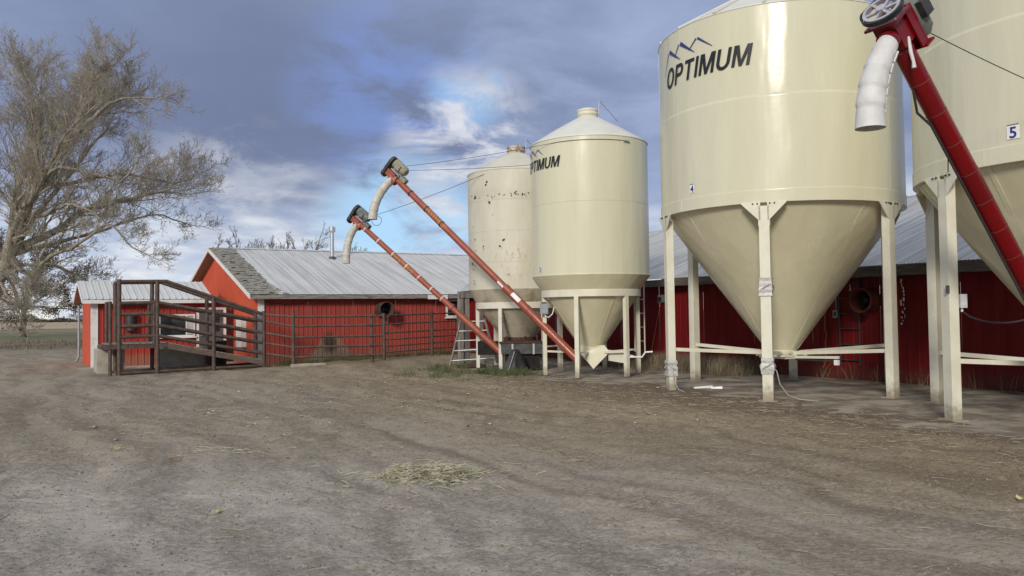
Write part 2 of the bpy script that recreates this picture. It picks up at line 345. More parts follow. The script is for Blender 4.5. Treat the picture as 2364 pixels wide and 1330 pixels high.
# ------------------------------------------------------------------ mesh helpers
class MB:
    def __init__(s): s.v = []; s.f = []; s.sm = []
    def add(s, vs, fs, smooth=False):
        o = len(s.v); s.v += [tuple(x) for x in vs]; s.f += [tuple(i + o for i in f) for f in fs]; s.sm += [smooth] * len(fs); return s
    def hexa(s, p, smooth=False):             # 8 corners: bottom 0-3, top 4-7
        return s.add(p, [(3, 2, 1, 0), (4, 5, 6, 7), (0, 1, 5, 4), (1, 2, 6, 5), (2, 3, 7, 6), (3, 0, 4, 7)])
    def box(s, x0, x1, y0, y1, z0, z1):
        return s.hexa([(x0, y0, z0), (x1, y0, z0), (x1, y1, z0), (x0, y1, z0), (x0, y0, z1), (x1, y0, z1), (x1, y1, z1), (x0, y1, z1)])
    def obox(s, c, ax, ay, az, hx, hy, hz):   # oriented box
        c = Vector(c); ax, ay, az = Vector(ax) * hx, Vector(ay) * hy, Vector(az) * hz
        return s.hexa([c - ax - ay - az, c + ax - ay - az, c + ax + ay - az, c - ax + ay - az, c - ax - ay + az, c + ax - ay + az, c + ax + ay + az, c - ax + ay + az])
    def bar(s, p0, p1, wd, ht, up=(0, 0, 1)):
        p0, p1 = Vector(p0), Vector(p1); d = (p1 - p0); L = d.length; d.normalize()
        sd_ = d.cross(Vector(up)); sd_.normalize(); u_ = sd_.cross(d)
        return s.obox((p0 + p1) / 2, d, sd_, u_, L / 2, wd / 2, ht / 2)
    def tube(s, pts, r, n=10, caps=True, smooth=True):
        pts = [Vector(p) for p in pts]; rs = r if isinstance(r, (list, tuple)) else [r] * len(pts)
        t0 = (pts[1] - pts[0]).normalized(); a = t0.orthogonal().normalized(); vs = []; fs = []
        for i, p in enumerate(pts):
            t = (pts[min(i + 1, len(pts) - 1)] - pts[max(i - 1, 0)]).normalized()
            a = (a - t * a.dot(t)); a.normalize(); b = t.cross(a)
            for k in range(n):
                th = 2 * PI * k / n; vs.append(p + (a * math.cos(th) + b * math.sin(th)) * rs[i])
        for i in range(len(pts) - 1):
            for k in range(n):
                k2 = (k + 1) % n; fs.append((i * n + k, i * n + k2, (i + 1) * n + k2, (i + 1) * n + k))
        s.add(vs, fs, smooth)
        if caps:
            s.add(vs[:n], [tuple(reversed(range(n)))]); s.add(vs[-n:], [tuple(range(n))])
        return s
    def lathe(s, prof, n=64, c=(0, 0), smooth=True):
        vs = []; fs = []; P = [prof[0]]
        for (r0, z0), (r1, z1) in zip(prof, prof[1:]):      # holding loops keep long faces evenly shaded
            L = math.hypot(r1 - r0, z1 - z0)
            if L > .12: P += [(r0 + (r1 - r0) * q, z0 + (z1 - z0) * q) for q in (.012 / L, 1 - .012 / L)]
            P.append((r1, z1))
        prof = P
        for r, z in prof:
            for k in range(n):
                th = 2 * PI * k / n; vs.append((c[0] + r * math.cos(th), c[1] + r * math.sin(th), z))
        for i in range(len(prof) - 1):
            for k in range(n):
                k2 = (k + 1) % n; fs.append((i * n + k, i * n + k2, (i + 1) * n + k2, (i + 1) * n + k))
        return s.add(vs, fs, smooth)
    def prism(s, poly, d):                    # polygon (3D points) extruded by d
        d = Vector(d); n = len(poly); vs = [Vector(p) for p in poly] + [Vector(p) + d for p in poly]
        fs = [tuple(reversed(range(n))), tuple(range(n, 2 * n))] + [(i, (i + 1) % n, (i + 1) % n + n, i + n) for i in range(n)]
        return s.add(vs, fs)
    def mesh(s, name):
        m = bpy.data.meshes.new(name); m.from_pydata(s.v, [], s.f)
        m.polygons.foreach_set('use_smooth', s.sm); m.update(); return m
    def build(s, name, mat, parent=None, world=False):
        if world and parent is not None:
            r = parent
            while r.parent: r = r.parent
            o = r.location; s.v = [(x - o.x, y - o.y, z - o.z) for x, y, z in s.v]
        m = s.mesh(name); m.materials.append(MATS[mat]); o = bpy.data.objects.new(name, m); C.objects.link(o)
        if parent is not None: o.parent = parent
        return o
def thing(name, label, cat, loc=(0, 0, 0), rz=0.0, group=None):
    o = bpy.data.objects.new(name, None); C.objects.link(o); o.location = loc; o.rotation_euler = (0, 0, rz)
    o.empty_display_size = .2; o['label'] = label; o['category'] = cat
    if group: o['group'] = group
    return o
def tag(o, label, cat, group=None):
    o['label'] = label; o['category'] = cat
    if group: o['group'] = group
    return o
def struct(o): o['kind'] = 'structure'; return o
def stuff(o, label=None, cat=None):
    o['kind'] = 'stuff'
    if label: o['label'] = label; o['category'] = cat
    return o
def piece(name, mesh, parent, loc=(0, 0, 0), rot=(0, 0, 0)):
    o = bpy.data.objects.new(name, mesh); C.objects.link(o); o.parent = parent; o.location = loc; o.rotation_euler = rot; return o
def smooth01(x): x = min(1, max(0, x)); return x * x * (3 - 2 * x)
def text2d(txt, size, shear=0.0, bold=0.0, spacing=1.0, cutv=0):
    cu = bpy.data.curves.new('lettering', 'FONT'); cu.body = txt; cu.size = size; cu.shear = shear; cu.offset = bold
    cu.space_character = spacing; cu.resolution_u = 4; cu.align_x = 'CENTER'; cu.align_y = 'CENTER'
    ob = bpy.data.objects.new('lettering', cu); C.objects.link(ob); bpy.context.view_layer.update()
    me = bpy.data.meshes.new_from_object(ob.evaluated_get(bpy.context.evaluated_depsgraph_get()))
    bm = bmesh.new(); bm.from_mesh(me)
    ys = [v.co.y for v in bm.verts]
    for i in range(1, cutv):
        y = min(ys) + (max(ys) - min(ys)) * i / cutv
        bmesh.ops.bisect_plane(bm, geom=bm.verts[:] + bm.edges[:] + bm.faces[:], plane_co=(0, y, 0), plane_no=(0, 1, 0))
    vs = [(v.co.x, v.co.y) for v in bm.verts]; bm.verts.index_update(); fs = [tuple(v.index for v in f.verts) for f in bm.faces]
    bm.free(); bpy.data.objects.remove(ob); bpy.data.curves.remove(cu); bpy.data.meshes.remove(me)
    return vs, fs
def wrap_cyl(vs, R, th, z, c=(0, 0)):          # flat (x, y) onto a vertical cylinder, reading left to right from outside
    return [(c[0] + R * math.cos(th + x / R), c[1] + R * math.sin(th + x / R), z + y) for x, y in vs]

def ground_z(x, y):
    return -.14 * smooth01((-3 - x) / 7) * smooth01((y - 9) / 10)

# ------------------------------------------------------------------ ground
def lines(segs):
    out = []
    for a, b, st in segs:
        n = max(1, int(round((b - a) / st))); out += [a + (b - a) * i / n for i in range(n)]
    out.append(segs[-1][1]); return np.array(out)
gx = lines([(-3000, -600, 400), (-600, -100, 60), (-100, -30, 7), (-30, -12, .4), (-12, -5.5, .12), (-5.5, 6, .05), (6, 12, .1), (12, 30, .6), (30, 100, 8), (100, 600, 70), (600, 3000, 400)])
gy = lines([(-60, -4, 6), (-4, 2, .5), (2, 9, .035), (9, 16, .07), (16, 32, .14), (32, 60, 1.0), (60, 200, 10), (200, 700, 60), (700, 4500, 400)])
XX, YY = np.meshgrid(gx, gy)
def vnoise(x, y, seed):
    rs = np.random.RandomState(seed); G = rs.rand(256, 256)
    xi = np.floor(x).astype(int); yi = np.floor(y).astype(int); fx = x - xi; fy = y - yi
    fx = fx * fx * (3 - 2 * fx); fy = fy * fy * (3 - 2 * fy)
    g = lambda i, j: G[i % 256, j % 256]
    return (g(xi, yi) * (1 - fx) + g(xi + 1, yi) * fx) * (1 - fy) + (g(xi, yi + 1) * (1 - fx) + g(xi + 1, yi + 1) * fx) * fy - .5
def sstep(x): x = np.clip(x, 0, 1); return x * x * (3 - 2 * x)
AA = (XX - BO.x) * E1.x + (YY - BO.y) * E1.y; BB = (XX - BO.x) * E2.x + (YY - BO.y) * E2.y
ZZ = -.14 * sstep((-3 - XX) / 7) * sstep((YY - 9) / 10)
wv = vnoise(XX * .2, YY * .2, 3) * 3
amp = sstep((40 - YY) / 10) * sstep((YY + 3) / 4)
ZZ += amp * (.045 * vnoise(XX * .6, YY * .6, 1) + .055 * vnoise((AA + wv) * 2.6, BB * .22, 2) + .010 * vnoise((AA + wv) * 7.5, BB * .5, 21) + .030 * vnoise(XX * 3.1, YY * 3.1, 4) + .026 * vnoise(XX * 6.3, YY * 6.3, 5) + .022 * vnoise(XX * 13, YY * 13, 6) * (.4 + 1.2 * (vnoise(XX * 1.1, YY * 1.1, 31) > -.05)))
inpad = sstep((AA - 3.75 - 2.0 * vnoise(XX * .55, YY * .55, 9) - .8 * vnoise(XX * 2.3, YY * 2.3, 10)) / .7) * sstep((9.4 - AA) / .2) * sstep((-6.5 - BB) / .3)
ZZ = (ZZ + .02 * sstep((AA - 2.6) / .6) * sstep((-6.5 - BB) / .5)) * (1 - inpad) + inpad * (-.045 + .10 * np.maximum(0, vnoise(XX * .8, YY * .8, 14) + .35 * vnoise(XX * 3, YY * 3, 15)) + .012 * vnoise(XX * 9, YY * 9, 16))
berm = np.exp(-((AA - 2.75 - .6 * vnoise(XX * .5, YY * .5, 11)) / .42) ** 2) * sstep((-7 - BB) / 3) * sstep((BB + 34) / 4)
ZZ += berm * (.05 + .12 * np.maximum(0, vnoise(XX * 2.2, YY * 2.2, 12)) + .05 * vnoise(XX * 7, YY * 7, 13))
mound = np.exp(-(((AA - 6.8) / 2.2) ** 2 + ((BB + 3.4) / 2.2) ** 2)); ZZ += .10 * mound
nx, ny = len(gx), len(gy)
verts = np.stack([XX, YY, ZZ], -1).reshape(-1, 3)
ii, jj = np.meshgrid(np.arange(nx - 1), np.arange(ny - 1)); k0 = (jj * nx + ii).ravel()
faces = np.stack([k0, k0 + 1, k0 + 1 + nx, k0 + nx], 1)
gm = bpy.data.meshes.new('ground'); gm.vertices.add(len(verts)); gm.vertices.foreach_set('co', verts.ravel())
gm.loops.add(faces.size); gm.loops.foreach_set('vertex_index', faces.ravel().astype(np.int32))
gm.polygons.add(len(faces)); gm.polygons.foreach_set('loop_start', np.arange(0, faces.size, 4, dtype=np.int32))
gm.polygons.foreach_set('use_smooth', np.ones(len(faces), bool)); gm.update(calc_edges=True); gm.validate()
gm.materials.append(MATS['yard_gravel']); ground = bpy.data.objects.new('ground', gm); C.objects.link(ground); struct(ground)
def gz(x, y):                                   # real height of the sheet
    i = min(max(np.searchsorted(gx, x) - 1, 0), nx - 2); j = min(max(np.searchsorted(gy, y) - 1, 0), ny - 2)
    fx = (x - gx[i]) / (gx[i + 1] - gx[i]); fy = (y - gy[j]) / (gy[j + 1] - gy[j])
    return float(ZZ[j, i] * (1 - fx) * (1 - fy) + ZZ[j, i + 1] * fx * (1 - fy) + ZZ[j + 1, i] * (1 - fx) * fy + ZZ[j + 1, i + 1] * fx * fy)
def sheet(name, mat, poly, z): return struct(MB().add([(x, y, z) for x, y in poly], [tuple(range(len(poly)))]).build(name, mat))
sheet('field', 'field_dry', [(-2500, 103), (400, 150), (2500, 400), (2500, 4000), (-2500, 4000)], -.10)
sheet('lawn', 'lawn', [(-150, 66), (-20, 74), (-8, 98), (-20, 112), (-150, 102.9)], -.12)
for a0, a1, b0, b1, z in ((3.35, 9.12, -29.6, -21.62, .012), (3.2, 9.12, -21.58, -15.3, .016), (3.7, 8.6, -15.0, -7.0, .010)):
    m = MB(); P = [F(a0, b0), F(a1, b0), F(a1, b1), F(a0, b1)]
    m.prism([(p.x, p.y, -.15) for p in P], (0, 0, .15 + z)); struct(m.build('concrete_pad', 'pad_concrete'))

# ------------------------------------------------------------------ barns
def sheet_mesh(name, width, length, pitch, depth, mat, kind='sine', n=6, thick=0.0):
    # ribbed sheet in x (width) / y (length); ribs run along y, bulge in +z
    xs = []; cnt = int(round(width / pitch))
    if kind == 'sine':
        for i in range(cnt * n + 1): x = i * pitch / n; xs.append((x, depth * .5 * (1 - math.cos(2 * PI * x / pitch))))
    else:                                       # flat pan with a raised rib and a small stiffener
        for i in range(cnt):
            x = i * pitch
            xs += [(x, 0), (x + pitch * .40, 0), (x + pitch * .44, depth * .35), (x + pitch * .48, 0), (x + pitch * .72, 0), (x + pitch * .79, depth), (x + pitch * .90, depth), (x + pitch * .97, 0)]
        xs.append((width, 0))
    vs = []; fs = []
    for x, z in xs: vs += [(x, 0, z), (x, length, z)]
    for i in range(len(xs) - 1): fs.append((2 * i, 2 * i + 2, 2 * i + 3, 2 * i + 1))
    m = MB().add(vs, fs, kind == 'sine').mesh(name); m.materials.append(MATS[mat]); return m
def window(parent, a0, a1, z0, z1, b, curtain=False, mullion=None):
    # opening in a wall facing -b (local y); frame stands proud of the siding
    f = MB(); t = .07
    f.box(a0, a1, b - .06, b + .02, z1 - t, z1); f.box(a0, a1, b - .06, b + .02, z0, z0 + t)
    f.box(a0, a0 + t, b - .058, b + .02, z0 + t, z1 - t); f.box(a1 - t, a1, b - .058, b + .02, z0 + t, z1 - t)
    if mullion: f.box(mullion - .025, mullion + .025, b - .055, b + .02, z0 + t, z1 - t)
    fr = f.build('window', 'white_paint', parent)
    MB().box(a0 + t, a1 - t, b - .035, b - .028, z0 + t, z1 - t).build('pane', 'glass_dark', fr)
    MB().box(a0 - .06, a1 + .06, b - .12, b + .01, z0 - .05, z0).build('sill', 'white_paint', fr)
    if curtain: MB().box(mullion + .03, a1 - t - .01, b - .044, b - .037, z0 + t + .02, z1 - t - .02).build('curtain', 'curtain', fr)
    return fr

# --- nearer wing: faded red wall, orange gable, galvanised roof with a strip of old shakes
barn = thing('red_barn', 'long low red barn with orange gable end and grey corrugated metal roof', 'barn', BO, BROT)
RZ0, RS, RW = 2.47, .3127, 7.1                  # eave height, slope, half width
sm_ = sheet_mesh('siding_sheet', .9, 2.75, .18, .028, 'siding_faded', 'rib')
for i in range(10):
    piece('siding_sheet', sm_, barn, (.40 + i * .9, .35 + .004 * (i % 2), -.25), (PI / 2, 0, 0))
MB().prism([(.36, .37, -.3), (.36, 13.85, -.3), (.36, 13.85, 2.5), (.36, RW, 4.62), (.36, .37, 2.5)], (.12, 0, 0)).build('gable_wall', 'orange_wall', barn)
MB().box(.33, .55, .29, .345, -.2, 2.42).build('corner_trim', 'white_paint', barn)
ang = math.atan(RS); SL = RW / math.cos(ang)
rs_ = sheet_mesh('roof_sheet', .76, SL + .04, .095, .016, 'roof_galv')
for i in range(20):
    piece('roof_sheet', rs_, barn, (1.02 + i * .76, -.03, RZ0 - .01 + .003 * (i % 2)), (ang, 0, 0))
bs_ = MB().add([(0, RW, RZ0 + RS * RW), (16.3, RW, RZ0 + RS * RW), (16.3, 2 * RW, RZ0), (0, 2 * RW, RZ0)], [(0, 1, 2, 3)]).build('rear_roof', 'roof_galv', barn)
MB().prism([(1.0, RW - .16, RZ0 + RS * RW - .02), (1.0, RW, RZ0 + RS * RW + .045), (1.0, RW + .16, RZ0 + RS * RW - .02)], (15.2, 0, 0)).build('ridge_cap', 'roof_galv', barn)
# old shakes: rows of separate boards, curled and uneven, on a dark deck
MB().prism([(0.0, -.02, RZ0 - .06), (1.5, -.02, RZ0 - .06), (1.5, RW, RZ0 + RS * RW - .06), (0, RW, RZ0 + RS * RW - .06)], (0, 0, .035)).build('roof_deck', 'shingle_dark', barn)
shk = MB(); rnd = random.Random(3); rows = 30
ca, sa = math.cos(ang), math.sin(ang)
for r in range(rows):
    s0 = r * SL / rows; x = -.03; edge = 1.03 + .32 * max(0, 1 - s0 / 1.6) ** 1.5
    while x < edge:
        wd = rnd.uniform(.09, .2); x1 = min(x + wd, edge + .05); L = SL / rows * rnd.uniform(1.15, 1.6); lift = rnd.uniform(.018, .045); th = rnd.uniform(.010, .018); j = rnd.uniform(-.03, .02)
        if rnd.random() < .94:
            P = []
            for (xx, ss, hh) in ((x, s0 + j, lift), (x1 - .008, s0 + j, lift + rnd.uniform(-.01, .012)), (x1 - .008, s0 + L, .006), (x, s0 + L, .006)):
                P.append((xx, ss * ca - hh * sa, RZ0 - .022 + ss * sa + hh * ca))
            shk.hexa(P + [(p[0], p[1] - th * sa, p[2] + th * ca) for p in P])
        x = x1
shakes = shk.build('wood_shakes', 'shingle', barn); stuff(shakes)
fa = MB().box(.02, 8.9, -.035, .0, RZ0 - .17, RZ0 - .025).build('fascia_board', 'fascia_wood', barn)
MB().box(7.05, 7.95, -.06, -.038, RZ0 - .20, RZ0 - .03).build('fascia_patch', 'white_paint', barn)
MB().box(.02, 8.9, .0, .345, RZ0 - .10, RZ0 - .07).build('soffit', 'dark_inside', barn)
for sgn in (0, 1):                              # white rake boards and tan soffit under the gable overhang
    y0, y1 = (0, RW) if sgn == 0 else (2 * RW, RW)
    za, zb = RZ0, RZ0 + RS * RW
    MB().prism([(-.06, y0, za - .16), (-.06, y1, zb - .16), (-.06, y1, zb - .012), (-.06, y0, za - .012)], (.04, 0, 0)).build('rake_board', 'white_paint', barn)
    MB().prism([(-.02, y0, za - .10), (.36, y0, za - .10), (.36, y1, zb - .10), (-.02, y1, zb - .10)], (0, 0, -.02)).build('rake_soffit', 'soffit_wood', barn)
window(barn, 8.06, 9.02, 1.52, 2.26, .35, True, 8.62)
# low wire sagging along the wall
MB().tube([(.5 + i * .19, .30, 2.25 - .14 * math.sin(PI * i / 10) - (.02 if i % 3 else 0)) for i in range(11)], .008, 5).build('wire', 'cable_dark', barn)
# flue pipe through the roof
fl = MB(); cz = RZ0 + RS * 5.69
fl.tube([(5.06, 5.69, cz - .1), (5.06, 5.69, cz + 1.28)], .085, 16)
flu = fl.build('flue_pipe', 'galvanised', barn)
MB().lathe([(.09, cz + 1.18), (.14, cz + 1.22), (.15, cz + 1.24), (.15, cz + 1.42), (.13, cz + 1.45), (.0, cz + 1.46)], 20, (5.06, 5.69)).build('flue_cap', 'galvanised', flu)
MB().lathe([(.20, cz - .06), (.17, cz + .03), (.10, cz + .09)], 20, (5.06, 5.69)).build('flashing', 'grey_steel', flu)
# hooded exhaust fan on the wall
fan = thing('exhaust_fan', 'round rusty fan hood sticking out of the faded red wall', 'fan', F(5.17, .35, 1.87), BROT)
def hood(parent, R, dep, mat, inner='dark_steel'):
    m = MB(); n = 28; vs = []; fs = []
    prof = [(R, 0), (R * 1.04, dep * .15), (R, dep * .2), (R, dep * .85), (R * 1.05, dep), (R * .93, dep), (R * .92, dep * .3), (R * .92, 0)]
    for r, y in prof:
        for k in range(n): th = 2 * PI * k / n; vs.append((r * math.cos(th), -y, r * math.sin(th)))
    for i in range(len(prof) - 1):
        for k in range(n): k2 = (k + 1) % n; fs.append((i * n + k, (i + 1) * n + k, (i + 1) * n + k2, i * n + k2))
    m.add(vs, fs, True); h = m.build('hood', mat, parent)
    MB().tube([(0, -.02, 0), (0, -.05, 0)], R * .92, 24).build('back_plate', 'dark_inside', parent)
    b = MB()
    for k in range(5):
        th = 2 * PI * k / 5; c_, s_ = math.cos(th), math.sin(th)
        b.prism([(c_ * .06, -.1, s_ * .06), (c_ * R * .85 - s_ * .09, -.14, s_ * R * .85 + c_ * .09), (c_ * R * .85 + s_ * .09, -.10, s_ * R * .85 - c_ * .09)], (0, -.008, 0))
    b.build('fan_blade', inner, parent)
    MB().tube([(0, -.06, 0), (0, -.2, 0)], .07, 12).build('hub', inner, parent)
hood(fan, .30, .62, 'rust')

# --- further wing: dark red wall running towards the camera
barn2 = thing('maroon_barn', 'dark red barn wing with corrugated roof behind the tall cream bins', 'barn', BO, BROT)
AW, AE, RZ2, RS2 = 9.15, 8.80, 2.60, .333
sm2 = sheet_mesh('siding_sheet', .9, 2.65, .225, .010, 'siding_maroon', 'rib')
for i in range(36): piece('siding_sheet', sm2, barn2, (AW + .004 * (i % 2), .25 - i * .9, -.12), (PI / 2, 0, -PI / 2))
MB().box(AW + .03, AW + .1, -32.2, .2, -.3, .0).build('footing', 'concrete_grey', barn2)
ang2 = math.atan(RS2); SL2 = 7.45 / math.cos(ang2)
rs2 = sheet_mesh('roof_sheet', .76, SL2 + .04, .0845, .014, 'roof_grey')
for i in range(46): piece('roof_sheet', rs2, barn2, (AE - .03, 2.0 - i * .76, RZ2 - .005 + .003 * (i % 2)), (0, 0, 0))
for o in barn2.children:
    if o.name.startswith('roof_sheet'): o.matrix_basis = Matrix.Translation(o.location) @ Matrix.Rotation(-ang2, 4, 'Y') @ Matrix.Rotation(-PI / 2, 4, 'Z')
RT2 = RZ2 + RS2 * 7.45
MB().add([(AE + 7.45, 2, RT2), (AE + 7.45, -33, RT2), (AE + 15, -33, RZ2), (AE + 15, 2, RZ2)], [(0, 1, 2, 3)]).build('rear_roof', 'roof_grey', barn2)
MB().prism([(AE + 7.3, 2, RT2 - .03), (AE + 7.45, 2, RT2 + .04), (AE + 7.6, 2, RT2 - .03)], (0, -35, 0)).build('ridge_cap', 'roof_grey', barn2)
for i in range(9):
    y1 = .3 - i * 3.6; MB().box(AE - .035 - .003 * (i % 2), AE, y1 - 3.59, y1, RZ2 - .22 - .01 * (i % 3), RZ2 - .02).build('fascia_board', 'dark_fascia', barn2)
MB().box(AE, AW - .005, -32, .3, RZ2 - .12, RZ2 - .09).build('soffit', 'dark_inside', barn2)
# small pieces on that wall (all at wall face, local x = AW)
def on_wall(a_off, b, z): return F(AW - a_off, b, z)
lad = thing('wall_ladder', 'black steel ladder fixed to dark red wall between big bin legs', 'ladder', F(AW - .06, -17.9, .35), BROT)
for dy in (-.26, .26): MB().tube([(0, dy, 0), (0, dy, 2.95)], .022, 8).build('rail', 'dark_steel', lad)
for k in range(8): MB().tube([(0, -.26, .12 + k * .36), (0, .26, .12 + k * .36)], .016, 8).build('rung', 'dark_steel', lad)
fan2 = thing('exhaust_fan', 'large round rusty fan hood on the dark red wall behind the bin', 'fan', F(AW, -18.42, 1.84), BROT - PI / 2)
hood(fan2, .27, .40, 'fan_maroon', 'dark_inside')
rp = MB(); b0 = F(AW - .05, -17.25, 2.05)
rp.tube([b0 + Vector((.01 * math.sin(i * 1.7), .01 * math.cos(i), -i * .085)) + E2 * (.02 * math.sin(i * .9) + (.02 * (i - 17) if i > 17 else 0)) for i in range(22)], .014, 6)
tag(rp.build('hanging_rope', 'rope_orange'), 'thin orange rope hanging down the dark red wall', 'rope')
ob_ = thing('outlet_box', 'small grey electrical outlet box on dark wall beside black ladder', 'electrical box', F(AW - .005, -17.55, 1.54), BROT)
MB().box(-.09, 0, -.06, .06, -.09, .09).build('case', 'grey_box', ob_); MB().box(-.10, -.091, -.03, .03, -.05, .05).build('cover', 'dark_steel', ob_)
MB().tube([(-.04, 0, .09), (-.04, 0, .8)], .013, 6).build('conduit', 'grey_box', ob_)
ob2 = thing('outlet_box', 'grey junction box with hanging cord on dark wall beside the smaller bin', 'electrical box', F(AW - .005, -11.6, 2.02), BROT)
MB().box(-.10, 0, -.10, .10, -.10, .12).build('case', 'grey_box', ob2); MB().box(-.14, -.101, -.05, .05, -.07, .05).build('plug', 'dark_steel', ob2)
MB().tube([(-.08, -.02, -.1)] + [(-.08 - .02 * i, .03 * i, -.1 - .17 * i) for i in range(1, 10)], .011, 6).build('cord', 'rope_orange', ob2)
dr = MB(); rnd = random.Random(5)
for cb, z0, n_ in ((-19.2, 2.28, 18), (-17.95, 2.2, 8)):
    for k in range(n_):
        zz = z0 - k * .055 + rnd.uniform(-.02, .02); bb = cb + rnd.uniform(-.05, .04); h = rnd.uniform(.02, .06); wd = rnd.uniform(.008, .028)
        dr.add([(AW - .027, bb - wd, zz), (AW - .027, bb + wd * .7, zz + h * .3), (AW - .027, bb + wd, zz - h), (AW - .027, bb - wd * .4, zz - h * 1.6)], [(0, 1, 2, 3)])
stuff(dr.build('white_splash_stains', 'white_paint', barn2))

# --- small lean-to shed in front of the gable
hut = thing('red_shed', 'small red shed with white trim and pale metal roof beside the orange gable', 'shed', BO, BROT)
HB, HA, HZ, HS = 3.97, -4.81, 2.38, .325
hs = sheet_mesh('siding_sheet', .92, 2.62, .23, .024, 'siding_red', 'rib')
for i in range(6): piece('siding_sheet', hs, hut, (HA + .2 + i * .92, HB + .004 * (i % 2), -.20), (PI / 2, 0, 0)) if i < 5 else None
MB().prism([(HA, HB, -.3), (HA, HB + 4.1, -.3), (HA, HB + 4.1, HZ), (HA, HB + 2.05, HZ + .66), (HA, HB, HZ)], (.1, 0, 0)).build('side_wall', 'orange_wall', hut)
MB().box(HA - .02, HA + .22, HB - .05, HB - .003, -.22, HZ).build('corner_trim', 'white_paint', hut)
MB().box(HA - .05, .30, HB - .10, HB - .052, -.35, -.17).build('footing', 'concrete_grey', hut)
angh = math.atan(HS); HL = 2.35 / math.cos(angh)
hr = sheet_mesh('roof_sheet', .92, HL + .03, .23, .03, 'roof_hut', 'rib')
for i in range(5): piece('roof_sheet', hr, hut, (HA - .30 + i * .92, HB - .32, HZ - .0), (angh, 0, 0))
MB().add([(HA - .3, HB + 2.03, HZ + .765), (-.5, HB + 2.03, HZ + .765), (-.5, HB + 4.4, HZ - .01), (HA - .3, HB + 4.4, HZ - .01)], [(0, 1, 2, 3)]).build('rear_roof', 'roof_hut', hut)
MB().box(HA - .30, -.20, HB - .345, HB - .31, HZ - .15, HZ - .015).build('fascia_board', 'white_paint', hut)
MB().box(HA - .26, -.22, HB - .31, HB - .004, HZ - .10, HZ - .08).build('soffit', 'soffit_wood', hut)
for y0, z0, y1, z1 in ((HB - .34, HZ - .01, HB + 2.03, HZ + .75), (HB + 4.4, HZ - .01, HB + 2.03, HZ + .75)):
    MB().prism([(HA - .335, y0, z0 - .13), (HA - .335, y1, z1 - .13), (HA - .335, y1, z1), (HA - .335, y0, z0)], (.03, 0, 0)).build('rake_board', 'white_paint', hut)
    MB().prism([(HA - .30, y0, z0 - .09), (HA, y0, z0 - .09), (HA, y1, z1 - .09), (HA - .30, y1, z1 - .09)], (0, 0, -.02)).build('rake_soffit', 'soffit_wood', hut)
window(hut, -2.52, -1.18, .92, 1.80, HB, True, -1.5)
dr_ = MB()
for (x0, x1, z0, z1) in ((-1.12, -1.03, -.2, 2.06), (-.10, .0, -.2, 2.06), (-1.03, -.10, 1.97, 2.06)): dr_.box(x0, x1, HB - .06, HB + .02, z0, z1)
door = MB().box(-1.03, -.10, HB - .04, HB + .0, -.15, 1.97).build('door', 'door_grey', hut)
dr_.build('door_frame', 'white_paint', door); MB().box(-.55, -.25, HB - .05, HB - .041, 1.1, 1.7).build('door_pane', 'glass_dark', door)
MB().tube([(-.95, HB - .1, .95), (-.95, HB - .04, .95)], .03, 10).build('handle', 'galvanised', door)
MB().tube([(HA - .13, HB + 4.32, 2.25), (HA - .13, HB + 4.3, 2.1), (HA - .13, HB + 4.2, 2.0), (HA - .13, HB + 4.2, .1), (HA - .25, HB + 4.1, -.1)], .045, 10).build('downspout', 'grey_box', hut)
MB().box(.14, .34, HB - 1.9, HB - 1.1, .5, 1.55).build('notice_board', 'white_paint', hut)
MB().tube([(-3.5, HB - .12, 1.2), (-3.5, HB - .12, 1.85)], .17, 16).build('wall_tank', 'dark_steel', hut)
slab = MB(); slab.prism([F(-5.3, 2.2, -.3), F(.2, 1.4, -.3), F(.2, HB, -.3), F(-5.2, HB + .2, -.3)], (0, 0, .168)); struct(slab.build('concrete_slab', 'concrete_block'))

# ------------------------------------------------------------------ bins
def radial(th): return Vector((math.cos(th), math.sin(th), 0))
def number_plate(root, R, th, z, txt, wd, ht, plate=True, tsize=None, header=False):
    g = []
    n = 6
    vs = [(-wd / 2 + wd * i / n, y) for i in range(n + 1) for y in (-ht / 2, ht / 2)]
    m = MB().add(wrap_cyl(vs, R + .016, th, z), [(2 * i, 2 * i + 2, 2 * i + 3, 2 * i + 1) for i in range(n)])
    p = m.build('number_plate', 'plate_white', root)
    vs, fs = text2d(txt, tsize or ht * 1.05, 0, .004 * ht / .2)
    MB().add(wrap_cyl(vs, R + .021, th, z - (.02 if header else 0) * ht / .2), fs).build('number', 'number_blue', p)
    if header:
        MB().add(wrap_cyl([(-wd * .46, ht * .44), (wd * .46, ht * .44), (wd * .46, ht * .5), (-wd * .46, ht * .5)], R + .020, th, z), [(0, 1, 2, 3)]).build('header_line', 'grey_steel', p)
